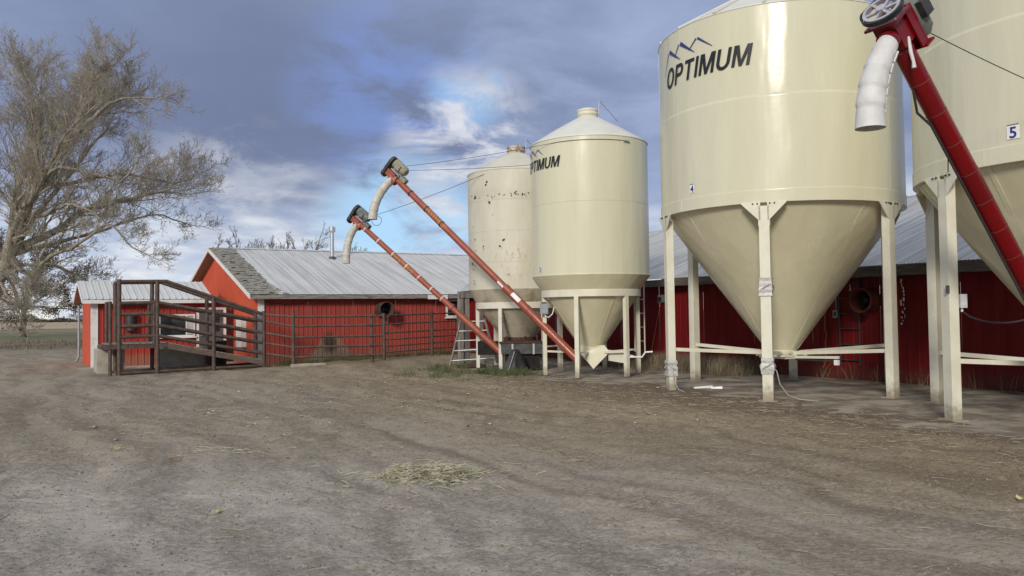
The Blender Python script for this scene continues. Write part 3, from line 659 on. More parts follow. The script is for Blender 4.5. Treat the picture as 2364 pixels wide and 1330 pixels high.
def logo(root, R, thc, z, width):
    # slanted block capitals drawn as polygons in a box of height 1
    def oval(x, wd, a0, a1, cy, ry, th, n=20):
        vs = []
        for i in range(n + 1):
            a = a0 + (a1 - a0) * i / n
            vs += [(x + wd / 2 + wd / 2 * math.cos(a), cy + ry * math.sin(a)), (x + wd / 2 + (wd / 2 - th) * math.cos(a), cy + (ry - th * .8) * math.sin(a))]
        return vs, [(2 * i, 2 * i + 1, 2 * i + 3, 2 * i + 2) for i in range(n)]
    G = MB(); T_ = .19; xo = 0.0
    def poly(pts): G.add([(x + xo, y, 0) for x, y in pts], [tuple(range(len(pts)))])
    for chx in 'OPTIMUM':
        if chx == 'O':
            vs, fs = oval(xo, .86, 0, 2 * PI, .5, .52, T_, 40); G.add([(x, y, 0) for x, y in vs], fs); adv = .86
        elif chx == 'P':
            poly([(0, 0), (T_, 0), (T_, 1), (0, 1)]); poly([(T_, 1 - T_ * .85), (.42, 1 - T_ * .85), (.42, 1), (T_, 1)]); poly([(T_, .38), (.42, .38), (.42, .38 + T_ * .85), (T_, .38 + T_ * .85)])
            vs, fs = oval(xo + .12, .60, -PI / 2, PI / 2, .69, .31, T_); G.add([(x, y, 0) for x, y in vs], fs); adv = .72
        elif chx == 'T': poly([(0, 1 - T_ * .85), (.72, 1 - T_ * .85), (.72, 1), (0, 1)]); poly([(.265, 0), (.455, 0), (.455, 1 - T_ * .85), (.265, 1 - T_ * .85)]); adv = .72
        elif chx == 'I': poly([(0, 0), (T_, 0), (T_, 1), (0, 1)]); adv = T_
        elif chx == 'U':
            poly([(0, .36), (T_, .36), (T_, 1), (0, 1)]); poly([(.78 - T_, .36), (.78, .36), (.78, 1), (.78 - T_, 1)])
            vs, fs = oval(xo, .78, PI, 2 * PI, .36, .38, T_); G.add([(x, y, 0) for x, y in vs], fs); adv = .78
        else:
            poly([(0, 0), (T_ * .95, 0), (T_ * .95, 1), (0, 1)]); poly([(.96 - T_ * .95, 0), (.96, 0), (.96, 1), (.96 - T_ * .95, 1)])
            poly([(T_ * .95, 1), (T_ * .95, .62), (.40, 0), (.48, 0), (.48, .30), (.27, 1)]); poly([(.96 - T_ * .95, 1), (.69, 1), (.48, .30), (.48, 0), (.56, 0), (.96 - T_ * .95, .62)]); adv = .96
        xo += adv + .13
    xo -= .13; kx = width / (xo + .22); ky = width * .178
    vv = [(((x + y * .22) - (xo + .22) / 2) * kx, (y - .5) * ky) for x, y, _ in G.v]
    MB().add(wrap_cyl(vv, R + .018, thc, z), G.f).build('brand_lettering', 'logo_black', root)
    W = width                                    # ridge line of peaks above the word: tapered strokes
    def stroke(p0, p1, w0, w1):
        d = Vector((p1[0] - p0[0], p1[1] - p0[1], 0)); n_ = Vector((-d.y, d.x, 0)).normalized(); N = 8; vs = []; fs = []
        for i in range(N + 1):
            q = i / N; x = p0[0] + d.x * q; y = p0[1] + d.y * q; h = (w0 + (w1 - w0) * q) / 2
            vs += [(x - n_.x * h, y - n_.y * h), (x + n_.x * h, y + n_.y * h)]
        return vs, [(2 * i, 2 * i + 2, 2 * i + 3, 2 * i + 1) for i in range(N)]
    m = MB()
    for p0, p1, w0, w1 in (((-.535, .045), (-.44, .235), .004, .014), ((-.42, .245), (-.24, .125), .036, .004), ((-.33, .165), (-.255, .265), .008, .014), ((-.235, .265), (-.05, .135), .036, .004), ((-.12, .17), (-.03, .25), .008, .014), ((-.015, .25), (.14, .14), .020, .004)):
        vs, fs = stroke((p0[0] * W, p0[1] * W), (p1[0] * W, p1[1] * W), w0 * W, w1 * W)
        m.add(wrap_cyl(vs, R + .017, thc, z), fs)
    m.build('brand_peaks', 'logo_blue', root)

def big_bin(cx, cy, leg0, label, num, nth, nz, nsize, with_logo=None):
    root = thing('hopper_bin', label, 'bin', (cx, cy, 0), 0, 'tall cream hopper bins on six legs')
    R = 2.40; zb, zr, zs, ze = 3.62, 3.86, 5.58, 7.28
    MB().lathe([(R + .005, zr - .02), (R + .005, zs - .02), (R + .006, zs + .03), (R - .002, zs + .034)], 128).build('wall_course', 'cream_enamel', root)
    MB().lathe([(R - .001, zs + .01), (R, zs + .06), (R, ze - .02), (R + .012, ze)], 128).build('wall_course', 'cream_enamel', root)
    MB().lathe([(R - .1, zb + .001), (R + .014, zb), (R + .016, zb + .003), (R + .016, zr - .006), (R + .012, zr), (R - .02, zr + .004)], 128).build('ring_beam', 'cream_enamel', root)
    for th in (-1.9 + leg0, 0.3 + leg0, 2.3 + leg0):   # butt joints of the ring
        d = radial(th); t = Vector((-d.y, d.x, 0)); MB().obox(d * (R + .0165) + Vector((0, 0, (zb + zr) / 2)), d, t, (0, 0, 1), .003, .005, .115).build('ring_joint', 'cream_steel', root)
    roof = MB().lathe([(R + .010, ze - .012), (R + .013, ze), (R - .04, ze + .03), (R * .6, ze + R * .4 * .56), (.42, ze + (R - .42) * .56)], 96).build('roof', 'silo_roof', root)
    for k in range(16):
        th = 2 * PI * k / 16; d = radial(th)
        MB().bar(d * (R + .02) + Vector((0, 0, ze + .02)), d * .45 + Vector((0, 0, ze + (R - .45) * .56 + .012)), .05, .03).build('roof_rib', 'silo_roof', roof)
    zt = ze + (R - .42) * .56
    MB().lathe([(.42, zt - .03), (.42, zt + .28), (.45, zt + .29), (.45, zt + .34), (.1, zt + .42), (0, zt + .42)], 40).build('lid', 'cream_steel', roof)
    zc = .84
    MB().lathe([(R - .06, zb + .04), (R * .68, zc + (zb - zc) * .655), (.30, zc)], 96).build('hopper_cone', 'cream_cone', root)
    for i_, (z0_, z1_, rr_) in enumerate(((zr + .005, zs - .01, R + .005), (zs + .06, ze - .03, R))):
        for k in range(4):                        # upright welded seams, staggered between the courses
            d = radial(leg0 + .55 + i_ * .7 + k * PI / 2); t = Vector((-d.y, d.x, 0)); MB().obox(d * rr_ + Vector((0, 0, (z0_ + z1_) / 2)), d, t, (0, 0, 1), .0035, .007, (z1_ - z0_) / 2).build('sheet_seam', 'cream_enamel', root)
    for k in range(8):                            # lapped seams of the cone sheets
        th = leg0 + .30 + 2 * PI * k / 8; d = radial(th)
        MB().bar(d * (R - .07) + Vector((0, 0, zb + .02)), d * .31 + Vector((0, 0, zc + .01)), .07, .012, (-d.y, d.x, 0) if False else (0, 0, 1)).build('cone_seam', 'cream_cone', root)
    MB().lathe([(.30, zc + .02), (.30, zc - .10), (.27, zc - .10)], 40).build('outlet_collar', 'cream_steel', root)
    fl = MB(); ax = E1; ay = E2
    fl.obox((E1 * -.02) + Vector((0, 0, zc - .12)), ax, ay, (0, 0, 1), .36, .36, .018)
    fl.obox((E1 * .0 - E2 * .0) + Vector((0, 0, zc - .16)), ax, ay, (0, 0, 1), .30, .34, .02)
    gate = fl.build('slide_gate', 'cream_steel', root)
    MB().bar(-E2 * .34 + Vector((0, 0, zc - .15)), -E2 * 1.35 + Vector((0, 0, zc - .12)), .05, .05).build('gate_rail', 'cream_steel', gate)
    MB().tube([-E2 * .34 + Vector((0, 0, zc - .2)), -E2 * 1.3 + Vector((0, 0, zc - .2))], .015, 8).build('gate_rod', 'dark_steel', gate)
    MB().obox(-E2 * 1.3 + Vector((0, 0, zc - .22)), ax, ay, (0, 0, 1), .035, .04, .05).build('gate_end', 'plate_white', gate)
    for k in range(12):
        d = radial(2 * PI * k / 12 + .2); MB().tube([d * .325 + Vector((0, 0, zc - .11)), d * .325 + Vector((0, 0, zc - .085))], .016, 6).build('bolt', 'grey_steel', gate)
    for k in range(6):
        th = leg0 + k * PI / 3; d = radial(th); t = Vector((-d.y, d.x, 0)); c = d * (R - .03)
        lg = MB(); lg.obox(c + Vector((0, 0, 1.79)), t, d, (0, 0, 1), .092, .075, 1.78 - .012)
        lgo = lg.build('leg', 'cream_steel', root)
        MB().obox(c + Vector((0, 0, .022)), t, d, (0, 0, 1), .17, .13, .010).build('base_plate', 'cream_steel', lgo)
        for sg in (-1, 1):
            q = d * (R + .045)
            MB().prism([q + t * sg * .093 + Vector((0, 0, 3.30)), q + t * sg * .40 + Vector((0, 0, 3.61)), q + t * sg * .40 + Vector((0, 0, 3.64)), q + t * sg * .06 + Vector((0, 0, 3.64)), q + t * sg * .06 + Vector((0, 0, 3.30))], d * -.014).build('gusset', 'cream_steel', lgo)
            MB().prism([d * (R - .10) + t * sg * .093 + Vector((0, 0, 3.58)), d * (R + .03) + t * sg * .093 + Vector((0, 0, 3.2)), d * (R + .03) + t * sg * .093 + Vector((0, 0, 3.58))], t * sg * .01).build('web_plate', 'cream_steel', lgo)
            for bx_ in (.11, .19): MB().tube([q + t * sg * bx_ + Vector((0, 0, 3.60)), q + t * sg * bx_ + d * .02 + Vector((0, 0, 3.60))], .015, 8).build('bolt', 'dark_steel', lgo)
        MB().bar(d * (R - .1) + Vector((0, 0, .88)), d * .28 + Vector((0, 0, .77)), .055, .07).build('spoke', 'cream_steel', root)
    number_plate(root, R, nth, nz, num, nsize[0], nsize[1], header=True)
    if with_logo: logo(root, R, *with_logo)
    return root
bin4 = big_bin(5.603, 16.726, math.radians(-174.5), 'tall cream hopper bin with black lettering, number 4 on its side', '4', math.radians(-149.4), 4.04, (.13, .17), (math.radians(-143.4), 6.38, 2.20))
bin5 = big_bin(8.80, 12.10, math.radians(-173), 'tall cream hopper bin with number 5, cut by the right edge', '5', math.radians(-146.1), 4.03, (.165, .20))

def small_bin(cx, cy, R, Rr, zs, leg0, label, paint, cone, steel, roofm, ez, rs_top, cap_r, seams):
    root = thing('hopper_bin', label, 'bin', (cx, cy, 0), 0, 'smaller hopper bins with flared skirts')
    zcb, zc, zrb, zrt, zfl, ze = zs               # cone bottom, unused, ring bottom, ring top, skirt top, eave
    zz = [zfl] + seams + [ze]
    for i in range(len(zz) - 1):
        r = R + .003 * (1 - i % 2); MB().lathe([(r, zz[i]), (r, zz[i + 1] - .01), (r + .004, zz[i + 1])], 96).build('wall_course', paint, root)
    MB().lathe([(Rr, zrt - .01), (R + .012, zfl - .012), (R + .014, zfl + .004), (R - .01, zfl + .006)], 96).build('skirt', cone, root)
    MB().lathe([(Rr - .05, zrb), (Rr + .02, zrb), (Rr + .02, zrt), (Rr - .01, zrt + .004)], 96).build('ring_beam', steel, root)
    roof = MB().lathe([(R + .012, ze - .02), (R + .014, ze), (R - .02, ze + .03), ((R + cap_r) / 2, (ze + rs_top) / 2 + .03), (cap_r, rs_top)], 96).build('roof', roofm, root)
    MB().lathe([(cap_r, rs_top - .03), (cap_r, rs_top + .06), (cap_r + .015, rs_top + .065), (cap_r + .015, rs_top + .10), (cap_r, rs_top + .105), (cap_r, rs_top + .15), (cap_r + .02, rs_top + .16), (cap_r + .02, rs_top + .20), (cap_r * .6, rs_top + .25), (0, rs_top + .26)], 40)  .build('lid', 'old_lid' if paint == 'old_paint' else steel, roof)
    d = Vector((.8, -.3, 0)).normalized()        # lid opener: bracket and pull wire
    MB().tube([d * (cap_r + .03) + Vector((0, 0, rs_top + .1)), d * (cap_r + .05) + Vector((0, 0, rs_top + .45))], .012, 6).build('lid_opener', 'galvanised', roof)
    MB().tube([d * (cap_r + .05) + Vector((0, 0, rs_top + .44)), d * (cap_r + .55) + Vector((0, 0, rs_top - .18))], .006, 5).build('pull_wire', 'cable_dark', roof)
    MB().lathe([(Rr - .04, zrb + .05), (zc, zcb)], 72).build('hopper_cone', cone, root)
    for k in range(6):
        th = leg0 + k * PI / 3; dd = radial(th); t = Vector((-dd.y, dd.x, 0))
        MB().obox(dd * (Rr - .03) + Vector((0, 0, zrb / 2 + .02)), t, dd, (0, 0, 1), .055, .05, zrb / 2 - .012).build('leg', steel, root)
        MB().bar(dd * (Rr - .06) + Vector((0, 0, .66)), dd * (zc * .9) + Vector((0, 0, .60)), .05, .05).build('spoke', steel, root)
    return root
R3 = 1.545
bin3 = small_bin(2.081, 21.177, R3, 1.29, (.74, .30, 2.056, 2.23, 2.61, 6.05), math.radians(-112), 'shiny cream bin with black lettering and number 3, left of the tallest bin', 'cream_enamel', 'cream_cone', 'cream_steel', 'silo_roof', 6.05, 6.82, .27, [4.42])
logo(bin3, R3, math.radians(-150.8), 5.45, 1.56)
number_plate(bin3, R3, math.radians(-150.6), 2.75, '3', .11, .18)
for k in range(8):
    th = .4 + 2 * PI * k / 8; d = radial(th); MB().bar(d * 1.24 + Vector((0, 0, 2.07)), d * .31 + Vector((0, 0, .76)), .05, .008).build('cone_seam', 'cream_cone', bin3)
# slanting discharge boot and its crank
bt = MB(); q = Vector((-.05, -.25, 0))
bt.add([(-.32, -.30, .78), (.30, -.32, .80), (.34, .28, .80), (-.30, .30, .78), (-.32, -.30, .60), (.42, -.40, .62), (.34, .28, .58), (-.30, .30, .52), (-.02, -.52, .20), (.05, .10, .20)],
       [(0, 1, 2, 3), (0, 4, 8, 5, 1), (1, 5, 6, 2), (2, 6, 7, 3), (3, 7, 4, 0), (4, 7, 9, 8), (5, 8, 9, 6), (6, 9, 7)])
boot = bt.build('discharge_boot', 'cream_enamel', bin3)
MB().prism([(.42, -.42, .68), (.72, -.80, .62), (.98, -.92, .55), (.72, -.80, .36), (.42, -.42, .40)], (-.03, .05, 0)).build('slide_cover', 'cream_steel', boot)
cr = [Vector((.80, -.95, .52)), Vector((1.16, -1.02, .52)), Vector((1.24, -1.04, .64)), Vector((1.42, -1.06, .65))]
MB().tube(cr, .022, 8).build('crank_handle', 'plate_white', boot)
ld = MB(); dl = radial(math.radians(32)); tl = Vector((-dl.y, dl.x, 0))
for sg in (-1, 1): MB().tube([dl * (R3 + .12) + tl * sg * .2 + Vector((0, 0, .55)), dl * (R3 + .12) + tl * sg * .2 + Vector((0, 0, 2.7)), dl * (R3 + .12) + tl * sg * .2 + Vector((0, 0, 6.0))], .02, 8).build('ladder_rail', 'cream_steel', bin3)
for k in range(14): MB().tube([dl * (R3 + .12) - tl * .2 + Vector((0, 0, .85 + k * .38)), dl * (R3 + .12) + tl * .2 + Vector((0, 0, .85 + k * .38))], .014, 6).build('ladder_rung', 'cream_steel', bin3)

bin2 = small_bin(.19, 24.35, 1.49, 1.28, (.92, .50, 1.80, 1.98, 2.37, 5.84), math.radians(-115), 'old chipped cream bin with rust stains and number 2', 'old_paint', 'dirty_cone', 'old_steel', 'old_paint', 5.84, 6.52, .27, [3.15, 4.05, 4.95])
number_plate(bin2, 1.49, math.radians(-149.6), 2.58, '2', .10, .17)
rnd = random.Random(11)
chips = [(1123, 418, 5), (1085, 437, 2), (1088, 451, 4), (1096, 451, 5), (1107, 455, 2), (1125, 450, 4), (1133, 452, 3), (1150, 447, 4), (1126, 465, 5), (1175, 446, 4), (1183, 444, 4), (1190, 448, 4), (1198, 447, 3), (1205, 448, 4), (1212, 446, 3), (1218, 444, 2), (1135, 495, 2), (1091, 523, 3), (1095, 550, 3), (1113, 552, 2), (1095, 576, 3), (1114, 568, 5), (1114, 574, 3), (1157, 554, 4), (1150, 568, 4), (1154, 572, 3), (1088, 607, 5), (1094, 611, 4), (1091, 621, 4), (1163, 633, 2), (1167, 634, 2), (1186, 441, 5), (1160, 449, 2), (1140, 452, 2), (1083, 555, 2)]
chm = MB()
for u_, v_, s_ in chips:
    x = (u_ - 1188.5) / 111.5; x = max(-.985, min(.985, x)); th = -PI / 2 + math.asin(x); dep = 24.35 - 1.49 * math.cos(math.asin(x)); z = 1.69 + (721 - v_) / 1850 * dep
    for k in range(rnd.randint(1, 3)):
        n = 9; r = s_ * .0062 * rnd.uniform(.6, 1.25); cxo, cyo = rnd.uniform(-.03, .03) * (k > 0) * s_ / 3, rnd.uniform(-.05, .02) * (k > 0) * s_ / 3
        pts = [(cxo + r * rnd.uniform(.5, 1.25) * math.cos(2 * PI * i / n), cyo + r * rnd.uniform(.5, 1.4) * math.sin(2 * PI * i / n)) for i in range(n)]
        chm.add(wrap_cyl(pts, 1.502, th, z), [tuple(range(n))])
stuff(chm.build('rust_chips', 'rust_chip', bin2))
for sg, th in ((-1, -2.15), (1, -1.05)):          # rusty ears at the bottom of the old cone
    d = radial(th); t = Vector((-d.y, d.x, 0))
    MB().prism([d * .52 + t * -.14 + Vector((0, 0, .98)), d * .46 + t * .14 + Vector((0, 0, 1.02)), d * .50 + t * .16 + Vector((0, 0, .70)), d * .60 + t * -.06 + Vector((0, 0, .70))], d * .02).build('rusty_bracket', 'rust', bin2)
MB().lathe([(.52, .95), (.54, .84), (.5, .80)], 40).build('rusty_collar', 'rust', bin2)

# feed intake under the old bin
tr = thing('feed_trough', 'dark grey metal feed trough under the old chipped bin', 'trough', (.27, 22.95, 0), 0)
MB().hexa([(-.60, -.12, .50), (.60, -.12, .50), (.60, .9, .50), (-.60, .9, .50), (-.62, -.14, .80), (.62, -.14, .80), (.62, .9, .80), (-.62, .9, .80)]).build('box', 'grey_steel', tr)
MB().box(-.66, .66, -.17, .93, .80, .85).build('rim', 'rust', tr)
for x in (-.28, .32): MB().box(x - .025, x + .025, -.155, -.122, .49, .79).build('rib', 'galvanised', tr)
MB().box(-.5, .5, .0, .8, .05, .49).build('pit', 'dark_inside', tr)
MB().prism([(.05, .15, .46), (.46, .15, .48), (.26, .18, .26)], (0, .3, 0)).build('chute', 'old_steel', tr)
MB().box(-1.30, -.66, .55, .7, .45, .85).build('side_panel', 'dark_inside', tr)
tarp = thing('rubber_boot', 'black rubber boot shaped like a pyramid under the trough', 'boot', (.06, 22.25, 0), 0)
m = MB(); rr = random.Random(4); base = [(-.36, -.25), (.0, -.34), (.34, -.2), (.36, .25), (-.1, .3), (-.38, .2)]; top = [(-.09, .0), (.0, -.04), (.09, .0), (.1, .1), (0, .12), (-.09, .1)]
mid = [((a[0] + b[0]) / 2 * .96 + rr.uniform(-.03, .03), (a[1] + b[1]) / 2 + rr.uniform(-.03, .02)) for a, b in zip(base, top)]
vs = [(x * 1.1, y, .015) for x, y in base] + [(x * 1.1, y, .33) for x, y in mid] + [(x, y, .66) for x, y in top]
m.add(vs, [(i + 6 * k, (i + 1) % 6 + 6 * k, (i + 1) % 6 + 6 * k + 6, i + 6 * k + 6) for k in (0, 1) for i in range(6)] + [tuple(range(12, 18))]); m.build('cover', 'rubber', tarp)
MB().tube([(-.02, -.12, .60), (-.1, -.25, .35), (-.2, -.32, .08)], .012, 6).build('cord', 'cord_grey', tarp)
eb = thing('electrical_box', 'grey electrical box with white conduit on the left leg of bin 3', 'electrical box', (.82, 20.86, 1.63), 0)
MB().box(-.10, .11, -.10, .02, 0, .27).build('case', 'grey_box', eb); MB().box(-.085, .095, -.112, -.101, .02, .25).build('cover', 'grey_box', eb)
MB().box(-.06, .07, -.09, .0, .271, .31).build('cap', 'dark_steel', eb)
MB().tube([(.03, -.04, .0), (.03, -.04, -.06), (.12, -.04, -.09), (.22, -.02, .0), (.28, 0, .2), (.24, 0, .34)], .014, 8).build('conduit', 'plate_white', eb)
sb = thing('switch_box', 'white switch box with sagging black cable on the leg of bin 5', 'switch', (6.62, 11.86, 1.66), 0)
MB().box(-.02, .08, -.06, .04, 0, .20).build('case', 'plate_white', sb); MB().box(-.005, .065, -.075, -.061, .03, .17).build('cover', 'plate_white', sb)
MB().tube([(.03, 0, .0), (.03, 0, -.06)], .018, 8).build('gland', 'plate_white', sb)
MB().tube([(.03 + .1 * i, -.02 + .01 * i, -.06 - .26 * math.sin(PI * min(i / 16, 1)) ** .7 + .012 * i) for i in range(17)], .014, 8).build('cable', 'cable_dark', sb)
st_ = MB().box(-.03, .03, -.003, .0, -.06, .06).build('leg_sticker', 'grey_steel'); st_.location = (6.36, 11.70, 1.93); st_.rotation_euler = (0, 0, .1)
tag(st_, 'small dark data sticker on the leg of bin 5', 'sticker')
# plastic wrapped round the legs of bin 4
for k, th, z0, z1 in ((0, -114.5, 1.92, 2.25), (1, -114.5, .50, .80), (2, -174.5, .34, .66)):
    d = radial(math.radians(th)); t = Vector((-d.y, d.x, 0)); c = Vector((5.603, 16.726, 0)) + d * 2.37
    wr = thing('leg_wrap', ['clear plastic taped round front leg of bin 4, upper one', 'clear plastic taped round front leg of bin 4, lower one', 'clear plastic taped round the left leg of bin 4'][k], 'wrap', c + Vector((0, 0, z0)), 0, 'plastic wraps on bin legs')
    rr = random.Random(k); m = MB(); n = 7; ring = []
    for i in range(n):
        z = (z1 - z0) * i / (n - 1); e = rr.uniform(.006, .03)
        ring.append([d * (.077 + e) * sy_ + t * (.094 + e * rr.uniform(.7, 1.3)) * sx_ + Vector((0, 0, z)) for sx_, sy_ in ((-1, 1), (1, 1), (1, -1), (-1, -1))])
    vs = [p for r in ring for p in r]; m.add(vs, [(4 * i + j, 4 * i + (j + 1) % 4, 4 * i + 4 + (j + 1) % 4, 4 * i + 4 + j) for i in range(n - 1) for j in range(4)]); m.build('plastic', 'tape', wr)
    zc = (z1 - z0) * .5; m = MB(); m.tube([d * .12 * math.cos(a) + t * .135 * math.sin(a) + Vector((0, 0, zc + .05 * math.sin(a * 2))) for a in [2 * PI * i / 16 for i in range(17)]], .011, 6); m.build('cord', 'cord_grey', wr)
    if k: MB().tube([t * .11 + Vector((0, 0, zc - .05)), t * .15 + Vector((0, 0, zc * .4)), t * .2 + Vector((0, 0, -z0 * .35)), t * .33 - d * .05 + Vector((0, 0, -z0 * .75)), t * .52 - d * .12 + Vector((0, 0, -z0 + .05)), t * .72 - d * .1 + Vector((0, 0, -z0 + .035)), t * .84 - d * .02 + Vector((0, 0, -z0 + .035))], .010, 6).build('loose_end', 'cord_grey', wr)

# ------------------------------------------------------------------ augers
def along(B, T, s): return B + (T - B) * s
def text_on_tube(root, B, T, R, txt, s0, length, h, face, mat='yellow_stencil'):
    d = (T - B).normalized(); L = (T - B).length
    vs, fs = text2d(txt, 1.0, 0, .012, 1.05, 6)
    xs = [x for x, y in vs]; ys = [y for x, y in vs]; kx = length / (max(xs) - min(xs)); ky = h / (max(ys) - min(ys)); cx_ = (max(xs) + min(xs)) / 2; cy_ = (max(ys) + min(ys)) / 2
    n0 = (face - d * face.dot(d)).normalized(); rd = -d                     # reads downhill
    up = n0.cross(rd).normalized()
    out = []
    for x, y in vs:
        a = (y - cy_) * ky / R; p = B + d * (L * s0) + rd * ((x - cx_) * kx) + (n0 * math.cos(a) + up * math.sin(a)) * (R + .006); out.append(p)
    return MB().add(out, fs).build('stencil_lettering', mat, root, True)
def spout(parent, P0, P1, d0, bend, r0, r1, mat, nseg, wob=0.0):
    # hose: leaves along d0 and hangs down to P1; ribs where the cups nest
    P0, P1 = Vector(P0), Vector(P1); c1 = P0 + Vector(d0) * bend; c2 = P1 + Vector((0, 0, bend * .9)); pts = []; rs = []
    N = nseg * 8
    for i in range(N + 1):
        q = i / N; p = P0 * (1 - q) ** 3 + c1 * 3 * q * (1 - q) ** 2 + c2 * 3 * q * q * (1 - q) + P1 * q ** 3
        ph = (q * nseg) % 1.0 if i < N else .999
        pts.append(p); rs.append((r0 + (r1 - r0) * math.sin(min(1, q * 1.3) * PI / 2)) * (1.0 + .10 * (ph - .5)))
    m = MB(); m.tube(pts, rs, 20, caps=False); m.tube(pts[-3:], [r * .93 for r in rs[-3:]], 20, caps=False)
    s_ = m.build('spout', mat, parent, True)
    MB().tube(pts[N - 4:N - 2], [rs[-1] * .9] * 2, 20, caps=True).build('spout_inside', 'spout_old', s_, True)
    return pts
def small_auger(label, B, T, r, low_r, bands, bandmat, motor, spout_end, sl, cap_bands, letters):
    root = thing('grain_auger', label, 'auger', B, 0, 'small red augers leaning out from the older bins')
    B, T = Vector(B), Vector(T); d = (T - B).normalized(); L = (T - B).length
    side = d.cross(Vector((0, 0, 1))).normalized(); up = side.cross(d).normalized()     # side points to the camera or away
    if side.y > 0: side = -side
    MB().tube([B - d * .25, T], r, 20).build('tube', 'auger_paint', root, True)
    MB().tube([B - d * .25, B + d * L * low_r], r * 1.22, 20).build('lower_sleeve', 'auger_paint', root, True)
    for s in bands: MB().tube([along(B, T, s) - d * .022, along(B, T, s) + d * .022], r * 1.10, 20).build('band', bandmat, root, True)
    for s in cap_bands: MB().tube([along(B, T, s) - d * .05, along(B, T, s) + d * .05], r * 1.30, 20).build('clamp', 'auger_paint', root, True)
    # head: gearbox at the end of the tube, long belt guard across it, motor riding on top
    MB().obox(T + d * .02, d, side, up, .16, r * 1.02, r * 1.05).build('head', 'auger_paint', root, True)
    g = MB(); gc = T + d * .24 + up * .12
    pr = []
    for k in range(20):
        th = 2 * PI * k / 20; rad = .15; off = .19 * (1 if math.cos(th) > 0 else -1); pr.append(gc - d * .05 + up * (rad * math.cos(th) + off) + side * rad * math.sin(th))
    g.prism(pr, d * .09); gd = g.build('belt_guard', 'belt_guard', root, True)
    for k in range(20): pass
    MB().tube([gc + d * .045 + up * -.19, gc + d * .075 + up * -.19], .11, 20).build('pulley', 'pulley_alu', gd, True)
    MB().tube([gc + d * .045 + up * .19, gc + d * .07 + up * .19], .06, 16).build('pulley', 'pulley_alu', gd, True)
    mc = T - d * .08 + up * (r + .24)
    MB().tube([mc + d * .22, mc + d * .20, mc - d * .20, mc - d * .27], [.10, .145, .145, .10], 20).build('motor', motor, root, True)
    MB().obox(mc + side * .14 - d * .02, d, side, up, .09, .05, .07).build('terminal_box', motor, root, True)
    MB().obox(T - d * .08 + up * (r + .06), d, side, up, .17, .10, .018).build('motor_bracket', 'galvanised', root, True)
    for q in (-.14, .12): MB().bar(T + d * (q - .08) + up * r * .6, T + d * (q - .08) + up * (r + .14), .03, .05, d).build('bracket_arm', 'galvanised', root, True)
    MB().obox(T - d * .42 + up * (r + .05), d, side, up, .10, .08, .06).build('switch', motor, root, True)
    down = Vector((0, 0, -1)); p0 = T - d * .10 - up * r * .6
    spout(root, p0, spout_end, (-up * .9 + d * .25).normalized(), sl, r * 1.35, r * 1.42, 'spout_old', 6)
    MB().tube([p0 + d * .12 - up * .01, p0 - d * .16 - up * .03], r * 1.25, 16).build('spout_collar', 'auger_paint', root, True)
    MB().tube([T - d * .22 + side * r * 1.05 + up * r * .6, p0 + side * r * 1.1 - up * .12], .012, 6).build('tie_strap', 'spout_old', root, True)
    text_on_tube(root, B, T, r, 'WESTFIELD', letters[0], letters[1], r * 1.15, Vector((-.05, -1, .05)))
    return root
aug2 = small_auger('longer red auger from bin 3 with hanging white spout and yellow stencilled letters', (1.494, 20.7, .618), (-3.41, 23.0, 5.70), .090, .335, [.965, .885, .79, .70], 'auger_band_dark', 'motor_olive', (-3.98, 23.0, 4.42), .5, [.335, .225, .12], (.735, .98))
aug1 = small_auger('shorter red auger from the old bin with white bands and hanging spout', (-.49, 23.4, .66), (-4.92, 25.5, 4.66), .085, .24, [.93, .83, .72, .62, .53, .44, .365], 'auger_band', 'motor_grey', (-5.27, 25.5, 3.32), .5, [.30], (.645, .95))
# label and sleeve marks on the longer auger
B, T = Vector((1.494, 20.7, .618)), Vector((-3.41, 23.0, 5.70)); d = (T - B).normalized()
n0 = Vector((0, -1, .25)); n0 = (n0 - d * n0.dot(d)).normalized(); t0 = d.cross(n0)
def tube_patch(root, s0, s1, a0, a1, r, mat, name):
    vs = [B + (T - B) * s + (n0 * math.cos(a) + t0 * math.sin(a)) * r for s in (s0, s1) for a in [a0 + (a1 - a0) * i / 8 for i in range(9)]]
    return MB().add(vs, [(i, i + 1, i + 10, i + 9) for i in range(8)]).build(name, mat, root, True)
tube_patch(aug2, .262, .303, -.6, .5, .1135, 'plate_white', 'label_plate')
tube_patch(aug2, .345, .375, -.95, -.3, .0915, 'plate_white', 'label_plate')

# big crimson auger at the right, head towards the camera
B3, T3 = Vector((8.0, 11.2, .35)), Vector((4.50, 9.24, 4.86))
aug3 = thing('grain_auger', 'big crimson auger with spoked pulley and segmented white spout in front', 'auger', B3, 0)
d = (T3 - B3).normalized(); L = (T3 - B3).length
side = d.cross(Vector((0, 0, 1))).normalized(); up = side.cross(d).normalized()
if side.y > 0: side = -side
R_ = .122
MB().tube([B3, T3], R_, 36).build('tube', 'crimson', aug3, True)
for i in range(13):
    s = .965 - i * .0745; MB().tube([along(B3, T3, s) - d * .006, along(B3, T3, s) + d * .006], R_ + .0025, 36, caps=False).build('weld_band', 'crimson_seam', aug3, True)
MB().tube([B3 - up * (R_ + .03) + d * .3 - side * .03, T3 - up * (R_ + .028) - d * 1.2 - side * .03, T3 - up * (R_ + .10) - d * .95 - side * .06, T3 - up * (R_ + .02) - d * .7 - side * .03], .016, 8).build('power_cable', 'cable_dark', aug3, True)
hd = MB(); hd.obox(T3 + d * .02, d, side, up, .17, .135, .13); head = hd.build('head', 'crimson', aug3, True)
MB().obox(T3 + d * .20, d, side, up, .015, .21, .17).build('head_plate', 'crimson', head, True)
for q in (-.17, .17): MB().tube([T3 + d * .17 + side * q - up * .12, T3 + d * .23 + side * q - up * .12], .018, 8).build('bolt', 'galvanised', head, True)
